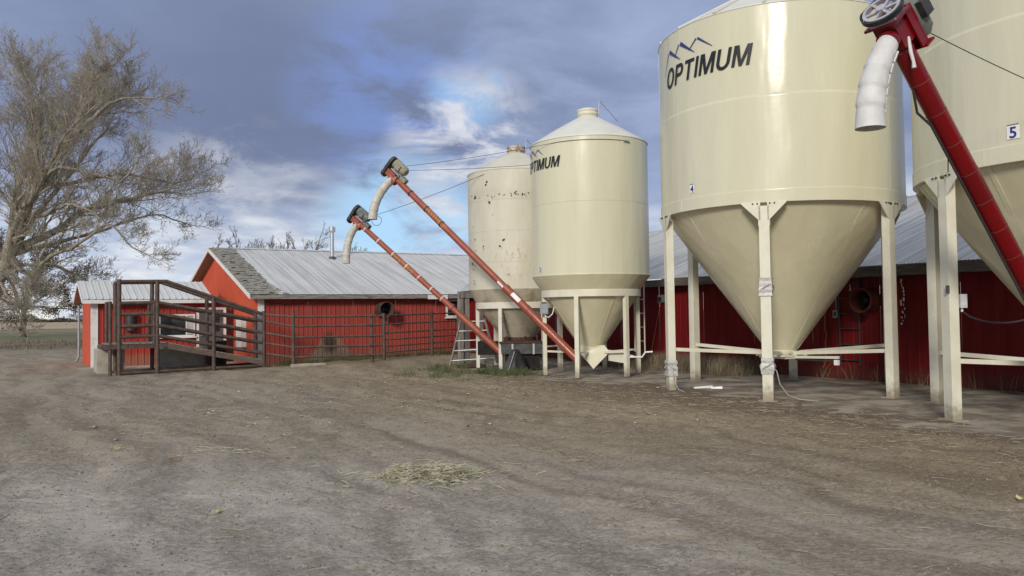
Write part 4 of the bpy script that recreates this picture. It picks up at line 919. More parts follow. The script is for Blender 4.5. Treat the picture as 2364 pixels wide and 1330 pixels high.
# big spoked pulley, belt and the motor above it
wn = (d * .9 + Vector((-.42, -.86, -.29)) * .25).normalized(); wx = wn.cross(Vector((0, 0, 1))).normalized(); wy = wn.cross(wx).normalized()
wc = T3 + d * .33
WR = .215
m = MB(); n = 40
pf = [(WR, -.03), (WR, .03), (WR - .035, .03), (WR - .035, -.03), (WR, -.03)]
vs = [wc + wn * h + (wx * math.cos(2 * PI * k / n) + wy * math.sin(2 * PI * k / n)) * r for r, h in pf for k in range(n)]
m.add(vs, [(i * n + k, i * n + (k + 1) % n, (i + 1) * n + (k + 1) % n, (i + 1) * n + k) for i in range(4) for k in range(n)], False)
pul = m.build('pulley', 'pulley_alu', aug3, True)
MB().tube([wc - wn * .05, wc + wn * .045], .055, 20).build('pulley_hub', 'pulley_alu', pul, True)
for k in range(6):
    a = 2 * PI * k / 6 + .3; rd = wx * math.cos(a) + wy * math.sin(a); MB().bar(wc + rd * .05, wc + rd * (WR - .03), .034, .03, wn).build('spoke', 'pulley_alu', pul, True)
mc = wc + up * .40 - d * .28 + side * .02
bc = wc + up * .40
vs = []
m = MB(); ring = []
for k in range(48):                               # belt round both pulleys
    a = 2 * PI * k / 48; vdir = wx * math.cos(a) + wy * math.sin(a); top_ = vdir.dot(up) > 0
    ring.append((wc if not top_ else bc - wn * (bc - wc).dot(wn)) + vdir * ((WR + .012) if not top_ else .09))
m.add([p - wn * .028 for p in ring] + [p + wn * .028 for p in ring] + [p + (p - wc).normalized() * .02 + wn * .028 for p in ring] + [p + (p - wc).normalized() * .02 - wn * .028 for p in ring],
      [(q * 48 + k, q * 48 + (k + 1) % 48, ((q + 1) % 4) * 48 + (k + 1) % 48, ((q + 1) % 4) * 48 + k) for q in range(4) for k in range(48)])
m.build('drive_belt', 'rubber', aug3, True)
MB().tube([bc - wn * .05 - wn * (bc - wc).dot(wn), bc + wn * .03 - wn * (bc - wc).dot(wn)], .085, 20).build('motor_pulley', 'dark_steel', aug3, True)
MB().tube([mc + d * .2, mc + d * .17, mc - d * .25, mc - d * .33], [.12, .16, .16, .11], 24).build('motor', 'motor_grey', aug3, True)
MB().obox(mc + side * .17, d, side, up, .10, .05, .08).build('terminal_box', 'dark_steel', aug3, True)
mb = MB(); mb.obox(T3 - d * .05 + up * .235, d, side, up, .26, .17, .012)
mpl = mb.build('motor_plate', 'crimson', aug3, True)
for q in (-.155, .155): MB().obox(T3 - d * .05 + up * .18 + side * q, d, side, up, .26, .012, .075).build('motor_frame', 'crimson', mpl, True)
MB().obox(T3 - d * .32 + up * .24, d, side, up, .012, .19, .09).build('frame_end', 'crimson', mpl, True)
for q in (-.08, .1): MB().tube([T3 + d * q + up * .12 + side * .12, T3 + d * q + up * .27 + side * .12], .012, 8).build('tension_bolt', 'galvanised', mpl, True)
pts = spout(aug3, T3 + d * .0 - up * .10, Vector((4.12, 9.1, 3.73)), (-up * .75 - d * .1).normalized(), .45, .118, .158, 'spout_plastic', 5)
MB().tube([T3 - up * .05, T3 - up * .19], .135, 24).build('spout_collar', 'crimson', aug3, True)
rr = random.Random(2); c0 = T3 - d * .14 + side * .10 - up * .06
lk = MB(); lk.tube([(0, 0, -.017), (0, 0, -.006), (0, 0, .006), (0, 0, .017)], [.006, .013, .013, .006], 6); lkm = lk.mesh('chain_link'); lkm.materials.append(MATS['spout_plastic'])
for k in range(22):
    q = k / 21; p = pts[min(int(8 + q * 26), len(pts) - 1)] + Vector((.14, -.07, 0)) - B3; piece('chain_link', lkm, aug3, p, (0, rr.uniform(-.3, .3), 0))
MB().tube([c0 + Vector((.02, -.03, .08)), c0 + Vector((.03, -.05, -.1)), c0 + Vector((.055, -.06, -.22)), c0 + Vector((.06, -.06, -.29))], [.016, .022, .018, .026], 10).build('rope_knot', 'spout_plastic', aug3, True)

# ------------------------------------------------------------------ cables
def cable(pts, r, label, mat='cable_dark', sag=0.0, n=12):
    p0, p1 = Vector(pts[0]), Vector(pts[1]); P = [p0 + (p1 - p0) * i / n - Vector((0, 0, sag * 4 * (i / n) * (1 - i / n))) for i in range(n + 1)]
    m = MB(); m.tube(P, r, 6); return tag(m.build('guy_cable', mat), label, 'cable', 'thin guy cables')
P = [Vector((-2.98, 22.95, 5.94))]; tg = Vector((2.081 + 1.56 * math.cos(math.radians(-126)), 21.177 + 1.56 * math.sin(math.radians(-126)), 5.92))
P = [P[0].lerp(tg, i / 10) - Vector((0, 0, .2 * (i / 10) * (1 - i / 10))) for i in range(11)] + [Vector((2.081 + 1.562 * math.cos(math.radians(a)), 21.177 + 1.562 * math.sin(math.radians(a)), 5.92)) for a in range(-121, -59, 5)]
tag(MB().tube(P, .006, 6).build('guy_cable', 'cable_dark'), 'upper thin cable from the longer auger, laid across the front of bin 3', 'cable', 'thin guy cables')
cable([(-2.96, 22.98, 5.82), (1.1, 21.0, 5.6)], .006, 'lower thin cable from the longer auger to the shiny bin 3', sag=.04)
cable([(-4.55, 25.4, 4.76), (-.75, 23.2, 5.72)], .007, 'thin cable rising from shorter auger to the old bin', sag=.05)
cable([(4.80, 9.30, 4.97), (7.30, 10.2, 4.28)], .006, 'thin cable from the crimson auger head to bin 5', sag=.03)
cable([(5.45, 9.90, 3.90), (6.42, 11.7, 3.66)], .008, 'thin chain from the crimson auger down to the leg of bin 5', sag=.03)
m = MB(); m.tube([Vector((-4.27, 25.4, 4.66)) + Vector((.155 * math.cos(a), .02 * math.sin(3 * a), .155 * math.sin(a))) for a in [2 * PI * i / 28 for i in range(29)]], .008, 6)
tag(m.build('cable_coil', 'cable_dark'), 'loop of thin cable hanging beside the head of the shorter auger', 'cable')
m = MB(); dd = Vector((.5, -.87, 0)); m.tube([Vector((2.83, 19.80, 5.92)), Vector((2.97, 19.87, 5.91))], .03, 8); tag(m.build('cable_anchor', 'galvanised'), 'small bracket holding the cable on the shiny bin 3', 'bracket')

# ------------------------------------------------------------------ loading ramp of welded pipe (local x along the ramp, y away from the camera)
RB = F(-4.4, -1.02); GZ = ground_z(RB.x, RB.y)
ramp = thing('loading_ramp', 'rusty brown pipe livestock loading ramp in front of the red shed', 'ramp', (RB.x, RB.y, 0), BROT)
RP = .057
def rail(pts, r=RP, name='rail', par=ramp): return MB().tube(pts, r, 10).build(name, 'rusty_pipe', par)
x0, x1, x2, x3 = 0.0, 1.13, 2.90, 4.58; dY = 1.12
tops = [2.88, 2.18, 1.82, 1.43, 1.09]; ends = [1.74, 1.50, 1.09, .74, .37]
for y in (0.0, dY):
    for a, b_ in zip(tops, ends):
        rail([(x0 + .05, y, a - .02), (x1 + (.28 if a > 2.5 else .02), y, a), (x3, y, b_)])
    rail([(x0, y, GZ - .1), (x0, y, 2.93 if y == 0 else 2.85)], .070, 'post'); rail([(x1, y, GZ - .1), (x1, y, 2.92)], .070, 'post')
    rail([(x2, y, GZ - .1), (x2, y, 2.34)], .068, 'post'); rail([(x3, y, GZ - .1), (x3, y, 1.86)], .070, 'post')
    rail([(x0 - .26, y + .02, GZ - .1 if y == 0 else .72), (x0 - .26, y + .02, 2.22)], .055, 'gate_post')
    rail([(x1 - .10, y, .80), (x1 - .10, y, 2.25)], .05, 'gate_post')
    rail([(x0 - .1, y, GZ + .05), (x3, y, GZ + .10)], .05, 'skid')
    MB().bar((x0 - .42, y, .76), (x1 + .32, y, .76), .09, .13).build('platform_beam', 'rusty_pipe', ramp)
    MB().bar((x1 + .32, y, .74), (x3 - .02, y, .05), .09, .17).build('ramp_beam', 'ramp_timber', ramp)
for k in range(9): MB().box(x0 - .40 + k * .20, x0 - .21 + k * .20, -.02, dY + .02, .84, .88).build('deck_plank', 'weathered_wood', ramp)
for k in range(17):
    q0 = k / 17.0; xa = x1 + .34 + (x3 - x1 - .36) * q0; za = .86 - .70 * q0; xb = xa + (x3 - x1 - .36) / 17 - .012; zb_ = za - .70 / 17
    MB().hexa([(xa, -.02, za - .03), (xb, -.02, zb_ - .03), (xb, dY + .02, zb_ - .03), (xa, dY + .02, za - .03), (xa, -.02, za), (xb, -.02, zb_), (xb, dY + .02, zb_), (xa, dY + .02, za)]).build('deck_plank', 'weathered_wood', ramp)
MB().tube([(x0 - .45, -.05, .76), (x0 - .45, dY + .05, .76)], .085, 12).build('bumper_pipe', 'rusty_pipe', ramp)
for xx, zz in ((x0, 2.85), (x1, 2.88)): rail([(xx, 0, zz), (xx, dY, zz)])
for xx in (x2, x3): rail([(xx, 0, GZ + .08), (xx, dY, GZ + .08)], .05, 'cross_pipe')
for xx in (x3 + .06, x3 + .06): pass
MB().tube([(x3 + .02, -.06, -.02), (x3 + .02, dY + .06, -.02)], .085, 12).build('axle_pipe', 'rusty_pipe', ramp)

# concrete blocks, drum
def block(name, a0, a1, b0, b1, z0, z1, mat, label):
    m = MB(); c = .03; P = [F(a0, b0), F(a1, b0), F(a1, b1), F(a0, b1)]; cc = (P[0] + P[2]) / 2
    lo = [(p.x, p.y, z0) for p in P]; md = [(p.x, p.y, z1 - c) for p in P]; hi = [(p.x + (cc.x - p.x) * .05, p.y + (cc.y - p.y) * .05, z1) for p in P]
    vs = lo + md + hi; m.add(vs, [(0, 1, 5, 4), (1, 2, 6, 5), (2, 3, 7, 6), (3, 0, 4, 7), (4, 5, 9, 8), (5, 6, 10, 9), (6, 7, 11, 10), (7, 4, 8, 11), (8, 9, 10, 11), (3, 2, 1, 0)])
    return tag(m.build(name, mat), label, 'block')
block('concrete_block', -4.92, -4.10, .26, 1.55, -.25, .66, 'concrete_block', 'pale square concrete block under the left end of the ramp')
block('concrete_block', -3.07, -1.5, .28, .85, -.25, .62, 'concrete_grey', 'long grey concrete block behind the middle of the ramp')
block('concrete_footing', .9, 2.1, -1.95, -1.75, -.2, .0, 'concrete_block', 'low pale concrete strip at the foot of fence post near ramp')
bp = F(-1.0, .75); dm = thing('black_drum', 'black plastic drum standing behind the low end of the ramp', 'drum', (bp.x, bp.y, -.14), 0)
MB().lathe([(0, 0), (.28, 0), (.30, .03), (.30, .28), (.315, .30), (.30, .32), (.30, .60), (.315, .62), (.30, .64), (.30, .90)], 32).build('barrel', 'rubber', dm)
MB().lathe([(.31, .89), (.32, .93), (.30, .96), (.1, .98), (0, .98)], 32).build('lid', 'dark_steel', dm)

# ------------------------------------------------------------------ pipe fence and gate
fn = thing('pipe_fence', 'rusty five-rail pipe fence in front of the faded red wall', 'fence', F(1.0, -1.74), BROT)
def fl_(a, b, z): return Vector((a - 1.0, b + 1.74, z))
pA, pB, pC = (.20, -.98), (1.0, -1.74), (4.12, -2.38)
zB = [1.64, 1.31, .925, .58, .23]
for a, b_ in zip(ends, zB): rail([fl_(*pA, a), fl_(*pB, b_)], .042, 'rail', fn)
for z in zB: rail([fl_(*pB, z), fl_(2.6, -2.06, z - .01), fl_(*pC, z - .01)], .040, 'rail', fn)
rail([fl_(*pB, -.35), fl_(*pB, 1.84)], .062, 'post', fn); rail([fl_(*pC, -.15), fl_(*pC, 1.72)], .062, 'post', fn)
rail([fl_(3.72, -2.22, -.15), fl_(3.72, -2.22, 1.70)], .06, 'post', fn)
gt = thing('pipe_gate', 'dark pipe gate hung between fence post and old bin', 'gate', F(4.2, -2.36), BROT)
def gl_(a, b, z): return Vector((a - 4.2, b + 2.36, z))
gA, gB = (4.22, -2.36), (7.75, -1.35)
for z in (1.64, 1.32, 1.00, .76, .52, .30): rail([gl_(*gA, z), gl_(*gB, z + .06)], .028, 'rail', gt)
for q in (.02, .30, .62, .98):
    a, b_ = gA[0] + (gB[0] - gA[0]) * q, gA[1] + (gB[1] - gA[1]) * q
    rail([gl_(a, b_, .28), gl_(a, b_, 1.66 + .06 * q)], .030 if q in (.02, .98) else .02, 'upright', gt)
a, b_ = gA[0] + (gB[0] - gA[0]) * .60, gA[1] + (gB[1] - gA[1]) * .60 - .05
pst = thing('fence_post', 'dark steel post standing at the middle of the pipe gate', 'post', F(a, b_), BROT); rail([(0, 0, -.1), (0, 0, 1.74)], .058, 'shaft', pst); MB().tube([(0, 0, 1.72), (0, 0, 1.76)], .066, 10).build('cap', 'rusty_pipe', pst)

# weathered timber frame and old ladder beside the old bin
wf = thing('timber_frame', 'weathered grey timber posts beside the old chipped bin', 'posts', (-1.60, 26.4, 0), BROT)
for x, h in ((-.12, 2.40), (.10, 2.36), (.62, 2.30)): MB().box(x - .07, x + .07, -.08, .08, -.05, h).build('post', 'weathered_wood', wf)
MB().box(-.24, .9, -.11, -.082, 2.18, 2.36).build('crossbeam', 'weathered_wood', wf); MB().box(-.2, .75, -.1, -.082, .42, .52).build('lower_board', 'weathered_wood', wf)
ol = thing('ladder', 'old wooden ladder leaning sideways at the timber posts', 'ladder', (-1.35, 25.2, .05), 0)
lt, lb_, rt, rb_ = Vector((-.28, .45, 1.45)), Vector((-.62, -.1, 0)), Vector((.45, .45, 1.45)), Vector((.85, -.1, .08))
MB().bar(lb_, lt, .045, .06).build('rail', 'weathered_wood', ol); MB().bar(rb_, rt, .045, .06).build('rail', 'weathered_wood', ol)
for k in range(5):
    q = .1 + k * .21; MB().tube([lb_ + (lt - lb_) * q, rb_ + (rt - rb_) * q], .022, 8).build('rung', 'galvanised', ol)
rbd = MB(); rbd.hexa([(-.42, -.3, .02), (.40, -.34, .02), (.46, .3, .03), (-.36, .32, .08), (-.42, -.3, .05), (.40, -.34, .05), (.46, .3, .06), (-.36, .32, .11)])
ro = rbd.build('steel_plate', 'rust'); ro.location = (-1.28, 24.6, .02); tag(ro, 'rust brown steel plate lying on ground by the ladder', 'plate')
for k, (x, y, rz, l_) in enumerate(((4.02, 17.1, .3, .22), (4.28, 16.95, -.2, .12), (5.85, 20.75, .1, .34))):
    m = MB(); m.hexa([(-l_, -.05, 0), (l_, -.06, 0), (l_ * .95, .06, 0), (-l_ * .9, .05, 0), (-l_ * .9, -.04, .035), (l_ * .96, -.05, .05), (l_ * .9, .05, .04), (-l_ * .85, .04, .03)])
    o = m.build('white_scrap', 'plate_white'); o.location = (x, y, .02); o.rotation_euler = (0, 0, rz)
    tag(o, ['longer white plastic scrap near left leg of bin 4', 'short white plastic scrap near left leg of bin 4', 'white plastic scrap lying by the dark wall behind bin 4'][k], 'scrap')

# ------------------------------------------------------------------ loose ground cover
def blades(name, mat, pts, h0, h1, wd, lean, seed, label, cat, curl=.4):
    rr = random.Random(seed); m = MB(); vs = []; fs = []
    for x, y in pts:
        z = gz(x, y) if abs(x) < 30 and y < 45 else ground_z(x, y); h = rr.uniform(h0, h1); a = rr.uniform(0, 2 * PI); l = rr.uniform(0, lean) * h; dx, dy = math.cos(a) * l, math.sin(a) * l
        b = rr.uniform(0, 2 * PI); wx, wy = math.cos(b) * wd * rr.uniform(.6, 1.3), math.sin(b) * wd; o = len(vs)
        vs += [(x - wx, y - wy, z - .01), (x + wx, y + wy, z - .01), (x + dx * .4 - wx * .7, y + dy * .4 - wy * .7, z + h * .6), (x + dx * .4 + wx * .7, y + dy * .4 + wy * .7, z + h * .6), (x + dx, y + dy, z + h * (1 - curl * .3 * l / max(h, .01)))]
        fs += [(o, o + 1, o + 3, o + 2), (o + 2, o + 3, o + 4)]
    m.add(vs, fs); return stuff(m.build(name, mat), label, cat)
rr = random.Random(21)
def clump(cx, cy, sx, sy, n): return [(rr.gauss(cx, sx), rr.gauss(cy, sy)) for _ in range(n)]
pts = []
for _ in range(46):
    a, b_ = rr.uniform(1.6, 4.4), rr.uniform(-12.2, -7.6); p = F(a, b_); pts += clump(p.x, p.y, .12, .12, 30)
for _ in range(26):
    a, b_ = rr.uniform(3.5, 4.6), rr.uniform(-11.8, -10.2); p = F(a, b_); pts += clump(p.x, p.y, .12, .10, 60)
for _ in range(110):
    a = rr.uniform(.8, 8.0); p = F(a, rr.uniform(-.9, .2)); pts += clump(p.x, p.y, .10, .08, 26)
for _ in range(16):
    a = rr.uniform(4.6, 5.6); p = F(a, rr.uniform(-9.5, -6)); pts += clump(p.x, p.y, .12, .12, 26)
blades('green_grass', 'green_grass', pts, .05, .22, .006, .8, 1, 'patchy green grass by the bins and along the faded red wall', 'grass')
pts = []
for _ in range(420):
    p = F(9.0 - abs(rr.gauss(0, .6)), rr.uniform(-15.6, -9.4)); pts += clump(p.x, p.y, .12, .12, 26)
for _ in range(60):
    p = F(rr.uniform(8.7, 9.08), rr.uniform(-31, -9)); pts += clump(p.x, p.y, .08, .08, 12)
blades('dry_weeds', 'dry_weed', pts, .12, .62, .005, .9, 2, 'brown dry weeds standing along the dark red wall', 'weeds')
pts = []
for _ in range(700):
    p = (rr.uniform(-46, -16), rr.uniform(48, 68)); pts += clump(p[0], p[1], .6, .6, 6)
blades('rough_weeds', 'dry_weed', pts, .06, .28, .02, .9, 3, 'rough brown weeds at the far edge of the yard', 'weeds')
def straw(name, mat, pts, l0, l1, r, label, cat, seed, lift=.0, tilt=.1):
    q_ = random.Random(seed); vs = []; fs = []
    for x, y, z in pts:
        a = q_.uniform(0, 2 * PI); L = q_.uniform(l0, l1) / 2; tz = q_.uniform(-tilt, tilt) * L; dx, dy = math.cos(a) * L, math.sin(a) * L; bx, by = q_.uniform(-.3, .3) * L, q_.uniform(-.3, .3) * L
        px, py = -math.sin(a) * r, math.cos(a) * r; o = len(vs)
        for (cx_, cy_, cz_) in ((x - dx, y - dy, z - tz), (x + bx, y + by, z + abs(tz) * .4), (x + dx, y + dy, z + tz)):
            vs += [(cx_ - px, cy_ - py, cz_), (cx_ + px, cy_ + py, cz_), (cx_, cy_, cz_ + r * 1.6)]
        for k in (0, 3):
            for i in range(3): j = (i + 1) % 3; fs.append((o + k + i, o + k + j, o + k + 3 + j, o + k + 3 + i))
    return stuff(MB().add(vs, fs).build(name, mat), label, cat)
# hay left on the yard
pts = []
for cx_, cy_, sx_, sy_, n_ in ((-.98, 8.40, .15, .16, 520), (-.72, 8.46, .13, .15, 330), (-1.22, 8.42, .10, .12, 170), (-.95, 8.25, .22, .10, 160), (-.60, 8.40, .16, .2, 120), (-.86, 8.62, .2, .12, 120)):
    for _ in range(n_):
        x = rr.gauss(0, sx_); y = rr.gauss(0, sy_); hgt = .10 * math.exp(-(x / sx_) ** 2 * .5 - (y / sy_) ** 2 * .5); px, py = cx_ + x, cy_ + y
        pts.append((px, py, gz(px, py) + .006 + rr.random() * hgt))
for _ in range(150):
    a = rr.uniform(0, 2 * PI); q = .35 + abs(rr.gauss(0, .35)); px, py = -.93 + q * math.cos(a) * 1.1, 8.42 + q * math.sin(a); pts.append((px, py, gz(px, py) + .006))
straw('hay_clump', 'hay', pts, .07, .24, .0031, 'small clump of pale hay lying on the open gravel', 'hay', 5, tilt=.45)
pts = []
for _ in range(45):
    px, py = -3.55 + rr.gauss(0, .3), 10.1 + rr.gauss(0, .12); pts.append((px, py, gz(px, py) + .008))
straw('hay_wisp', 'hay', pts, .08, .22, .003, 'thin wisp of hay left of the bigger hay clump', 'hay', 6)
pts = []
for _ in range(900):
    px, py = rr.uniform(-7, 8), rr.uniform(3.5, 21)
    pts.append((px, py, gz(px, py) + .006))
for _ in range(1700):
    p = F(rr.gauss(2.6, .75), rr.uniform(-30, -7)); pts.append((p.x, p.y, gz(p.x, p.y) + .008))
for _ in range(26):
    cx_, cy_ = rr.uniform(-6, 6), rr.uniform(6, 18)
    for _ in range(14): px, py = rr.gauss(cx_, .22), rr.gauss(cy_, .18); pts.append((px, py, gz(px, py) + .006))
straw('straw_litter', 'straw', pts, .05, .22, .0028, 'loose straw strewn over the yard and along the bins', 'straw', 7)
def stones(name, mat, pts, s0, s1, seed, label, cat):
    q_ = random.Random(seed); vs = []; fs = []
    for x, y in pts:
        s = q_.uniform(s0, s1) * q_.choice((.6, .8, 1, 1)); z = gz(x, y); o = len(vs); a0 = q_.uniform(0, 6)
        for k in range(5): a = a0 + k * 2 * PI / 5; vs.append((x + math.cos(a) * s * q_.uniform(.7, 1.2), y + math.sin(a) * s * q_.uniform(.7, 1.2), z - s * .25))
        for k in range(5): a = a0 + .4 + k * 2 * PI / 5; vs.append((x + math.cos(a) * s * q_.uniform(.4, .8), y + math.sin(a) * s * q_.uniform(.4, .8), z + s * q_.uniform(.3, .65)))
        for k in range(5): k2 = (k + 1) % 5; fs.append((o + k, o + k2, o + 5 + k2, o + 5 + k))
        fs.append(tuple(o + 5 + k for k in range(5)))
    return stuff(MB().add(vs, fs).build(name, mat), label, cat)
pts = [(rr.uniform(-1, 1) * (1.2 + y_ * .66), y_) for y_ in [2.6 + 13 * rr.random() ** 1.7 for _ in range(15000)]]
stones('gravel_stones', 'stone', pts, .005, .017, 8, 'small loose stones all over the yard', 'gravel')
pts = []
for _ in range(1500): p = F(rr.gauss(2.7, .85), rr.uniform(-30, -8)); pts.append((p.x, p.y))
stones('dirt_clods', 'clod', pts, .010, .045, 9, 'dark dirt clods along the edge of the concrete pads', 'dirt')
# fallen leaves: a small litter, and the larger ones one by one
def leaf_verts(x, y, z, s, q_, curl=.35):
    a = q_.uniform(0, 2 * PI); ca_, sa_ = math.cos(a), math.sin(a); out = []
    for lx, ly, lz in ((-1, 0, .05), (-.3, .62, .28), (.45, .5, .32), (1, 0, .12), (.4, -.55, .20), (-.35, -.6, .36), (0, 0, .03)):
        out.append((x + (lx * ca_ - ly * sa_) * s, y + (lx * sa_ + ly * ca_) * s, z + lz * s * curl * q_.uniform(.6, 1.5) + .004))
    return out
LF = [(0, 1, 6), (1, 2, 6), (2, 3, 6), (3, 4, 6), (4, 5, 6), (5, 0, 6)]
m = MB(); q_ = random.Random(14)
for _ in range(520):
    px, py = rr.uniform(-11, 3), 10 + 15 * rr.random() ** .8
    m.add(leaf_verts(px, py, gz(px, py), q_.uniform(.020, .048), q_, 1.3), LF)
for _ in range(420):
    p = F(rr.uniform(.5, 4), rr.uniform(-12, -3)); m.add(leaf_verts(p.x, p.y, gz(p.x, p.y), q_.uniform(.02, .05), q_), LF)
stuff(m.build('leaf_litter', 'leaf_litter'), 'pale fallen leaves sprinkled over the far part of the yard', 'leaves')
for (x, y, s, mt, lb) in ((-.30, 5.02, .035, 'leaf_yellow', 'yellow fallen leaf nearest the camera at bottom middle of the yard'), (-2.02, 4.95, .036, 'leaf_yellow', 'pale yellow fallen leaf at the bottom left of the yard'), (-2.55, 6.95, .032, 'leaf_yellow', 'torn yellow fallen leaf left of the hay clump'), (-4.9, 9.95, .05, 'leaf_yellow', 'upright yellow fallen leaf at far left of the open yard'), (-4.0, 9.4, .045, 'leaf_orange', 'orange brown fallen leaf on the grey gravel at left'), (-2.66, 9.45, .04, 'leaf_orange', 'small orange fallen leaf just left of the hay'), (4.35, 6.95, .042, 'leaf_yellow', 'yellow fallen leaf by the right edge of the yard'), (3.9, 5.1, .036, 'leaf_yellow', 'pale fallen leaf at bottom right corner of the yard'), (-6.5, 12.4, .05, 'leaf_yellow', 'cream fallen leaf far left below the ramp')):
    tag(MB().add(leaf_verts(x, y, gz(x, y) + .01, s * (1.4 if mt == 'leaf_yellow' else .9), q_, 1.2), LF).build('fallen_leaf', mt), lb, 'leaf', 'larger fallen leaves on the yard')

# ------------------------------------------------------------------ trees
def grow(base_limbs, seed, levels, budget_len, up_bias, droop, rtw):
    """limbs: list of (points, r0, r1) -> list of all polylines (pts, radii, level)"""
    q_ = random.Random(seed); out = []
    def child(p, d0, L, r, lev):
        nseg = 4 if lev < 3 else 3; pts = [p.copy()]; d = d0.copy(); rs = [r]
        for i in range(nseg):
            d = d + Vector((q_.gauss(0, .16), q_.gauss(0, .16), q_.gauss(0, .13) + up_bias * .12 - droop * .05)); d.normalize()
            pts.append(pts[-1] + d * (L / nseg)); rs.append(max(rtw, r * (1 - .75 * (i + 1) / nseg)))
        out.append((pts, rs, lev))
        if lev >= len(levels): return
        n, lf = levels[lev]
        n = max(1, int(n * q_.uniform(.7, 1.3)))
        for k in range(n):
            s = .18 + .82 * (k + q_.random()) / n; i = min(int(s * nseg), nseg - 1); f = s * nseg - i
            pp = pts[i].lerp(pts[i + 1], f); dd = (pts[i + 1] - pts[i]).normalized()
            ax = dd.orthogonal().normalized(); ax.rotate(Matrix.Rotation(q_.uniform(0, 2 * PI), 3, dd))
            ndir = (dd * math.cos(q_.uniform(.45, .95)) + ax * math.sin(q_.uniform(.45, .95)) + Vector((0, 0, up_bias * .25))).normalized()
            child(pp, ndir, L * lf * q_.uniform(.6, 1.25) * (1.15 - .45 * s), max(rtw, r * .5 * (1 - .4 * s)), lev + 1)
    for pts, r0, r1, dens, cl in base_limbs:
        pts = [Vector(p) for p in pts]; n = len(pts); P = []; rs = []
        for i in range(n - 1):                    # smooth and roughen the limb
            a = pts[max(i - 1, 0)]; b = pts[i]; c = pts[i + 1]; e = pts[min(i + 2, n - 1)]
            for k in range(4):
                t = k / 4; P.append(.5 * ((2 * b) + (c - a) * t + (2 * a - 5 * b + 4 * c - e) * t * t + (3 * b - a - 3 * c + e) * t ** 3) + Vector((q_.gauss(0, .04), q_.gauss(0, .06), q_.gauss(0, .04))))
        P.append(pts[-1]); N = len(P); rs = [r0 + (r1 - r0) * (i / (N - 1)) ** .8 for i in range(N)]
        out.append((P, rs, 0)); m_ = int(dens)
        for k in range(m_):
            s = .10 + .9 * (k + q_.random()) / m_; i = min(int(s * (N - 1)), N - 2); pp = P[i].lerp(P[i + 1], s * (N - 1) - i); dd = (P[i + 1] - P[i]).normalized()
            ax = dd.orthogonal().normalized(); ax.rotate(Matrix.Rotation(q_.uniform(0, 2 * PI), 3, dd)); an = q_.uniform(.35, .95)
            ndir = (dd * math.cos(an) + ax * math.sin(an) + Vector((0, 0, up_bias * .3))).normalized()
            child(pp, ndir, cl * q_.uniform(.6, 1.3) * (1.1 - .35 * s), max(rtw, rs[i] * .42), 1)
        dd = (P[-1] - P[-2]).normalized(); child(P[-1], dd, cl * .8, r1, 1)
    return out
def tubes_np(lines_, n_of):
    m = MB(); V = []; Fc = []; o = 0
    for pts, rs, lev in lines_:
        n = n_of(lev, rs[0]); t0 = (pts[1] - pts[0]).normalized(); a = t0.orthogonal().normalized()
        for i, p in enumerate(pts):
            t = pts[min(i + 1, len(pts) - 1)] - pts[max(i - 1, 0)]
            if t.length < 1e-6: t = t0
            t.normalize(); a = a - t * a.dot(t)
            if a.length < 1e-6: a = t.orthogonal()
            a.normalize(); b = t.cross(a)
            for k in range(n):
                c_, s_ = math.cos(2 * PI * k / n) * rs[i], math.sin(2 * PI * k / n) * rs[i]; V.append((p.x + a.x * c_ + b.x * s_, p.y + a.y * c_ + b.y * s_, p.z + a.z * c_ + b.z * s_))
        for i in range(len(pts) - 1):
            for k in range(n): k2 = (k + 1) % n; Fc.append((o + i * n + k, o + i * n + k2, o + (i + 1) * n + k2, o + (i + 1) * n + k))
        o += len(pts) * n
    m.add(V, Fc, True); return m
def leaf_cloud(pts, s0, s1, seed):
    q_ = random.Random(seed); m = MB(); V = []; Fc = []
    for p in pts:
        s = q_.uniform(s0, s1); a = Vector((q_.gauss(0, 1), q_.gauss(0, 1), q_.gauss(0, 1))).normalized(); b = a.orthogonal().normalized(); b.rotate(Matrix.Rotation(q_.uniform(0, 6.3), 3, a)); o = len(V)
        for c in (p - a * s, p + b * s * .6, p + a * s, p - b * s * .6): V.append(tuple(c))
        Fc.append((o, o + 1, o + 2, o + 3))
    return m.add(V, Fc)
TX, TY = -34.2, 52.0
tree = thing('bare_tree', 'huge bare cottonwood tree with spreading limbs left of the red shed', 'tree', (TX, TY, -.15))
K = .0281
def tp(l, dy0, dy1):                               # outline points of a limb, spread in depth from dy0 to dy1
    n = len(l); return [((u_ + 35) * K, dy0 + (dy1 - dy0) * (i / (n - 1)), (804 - v_) * K) for i, (u_, v_) in enumerate(l)]
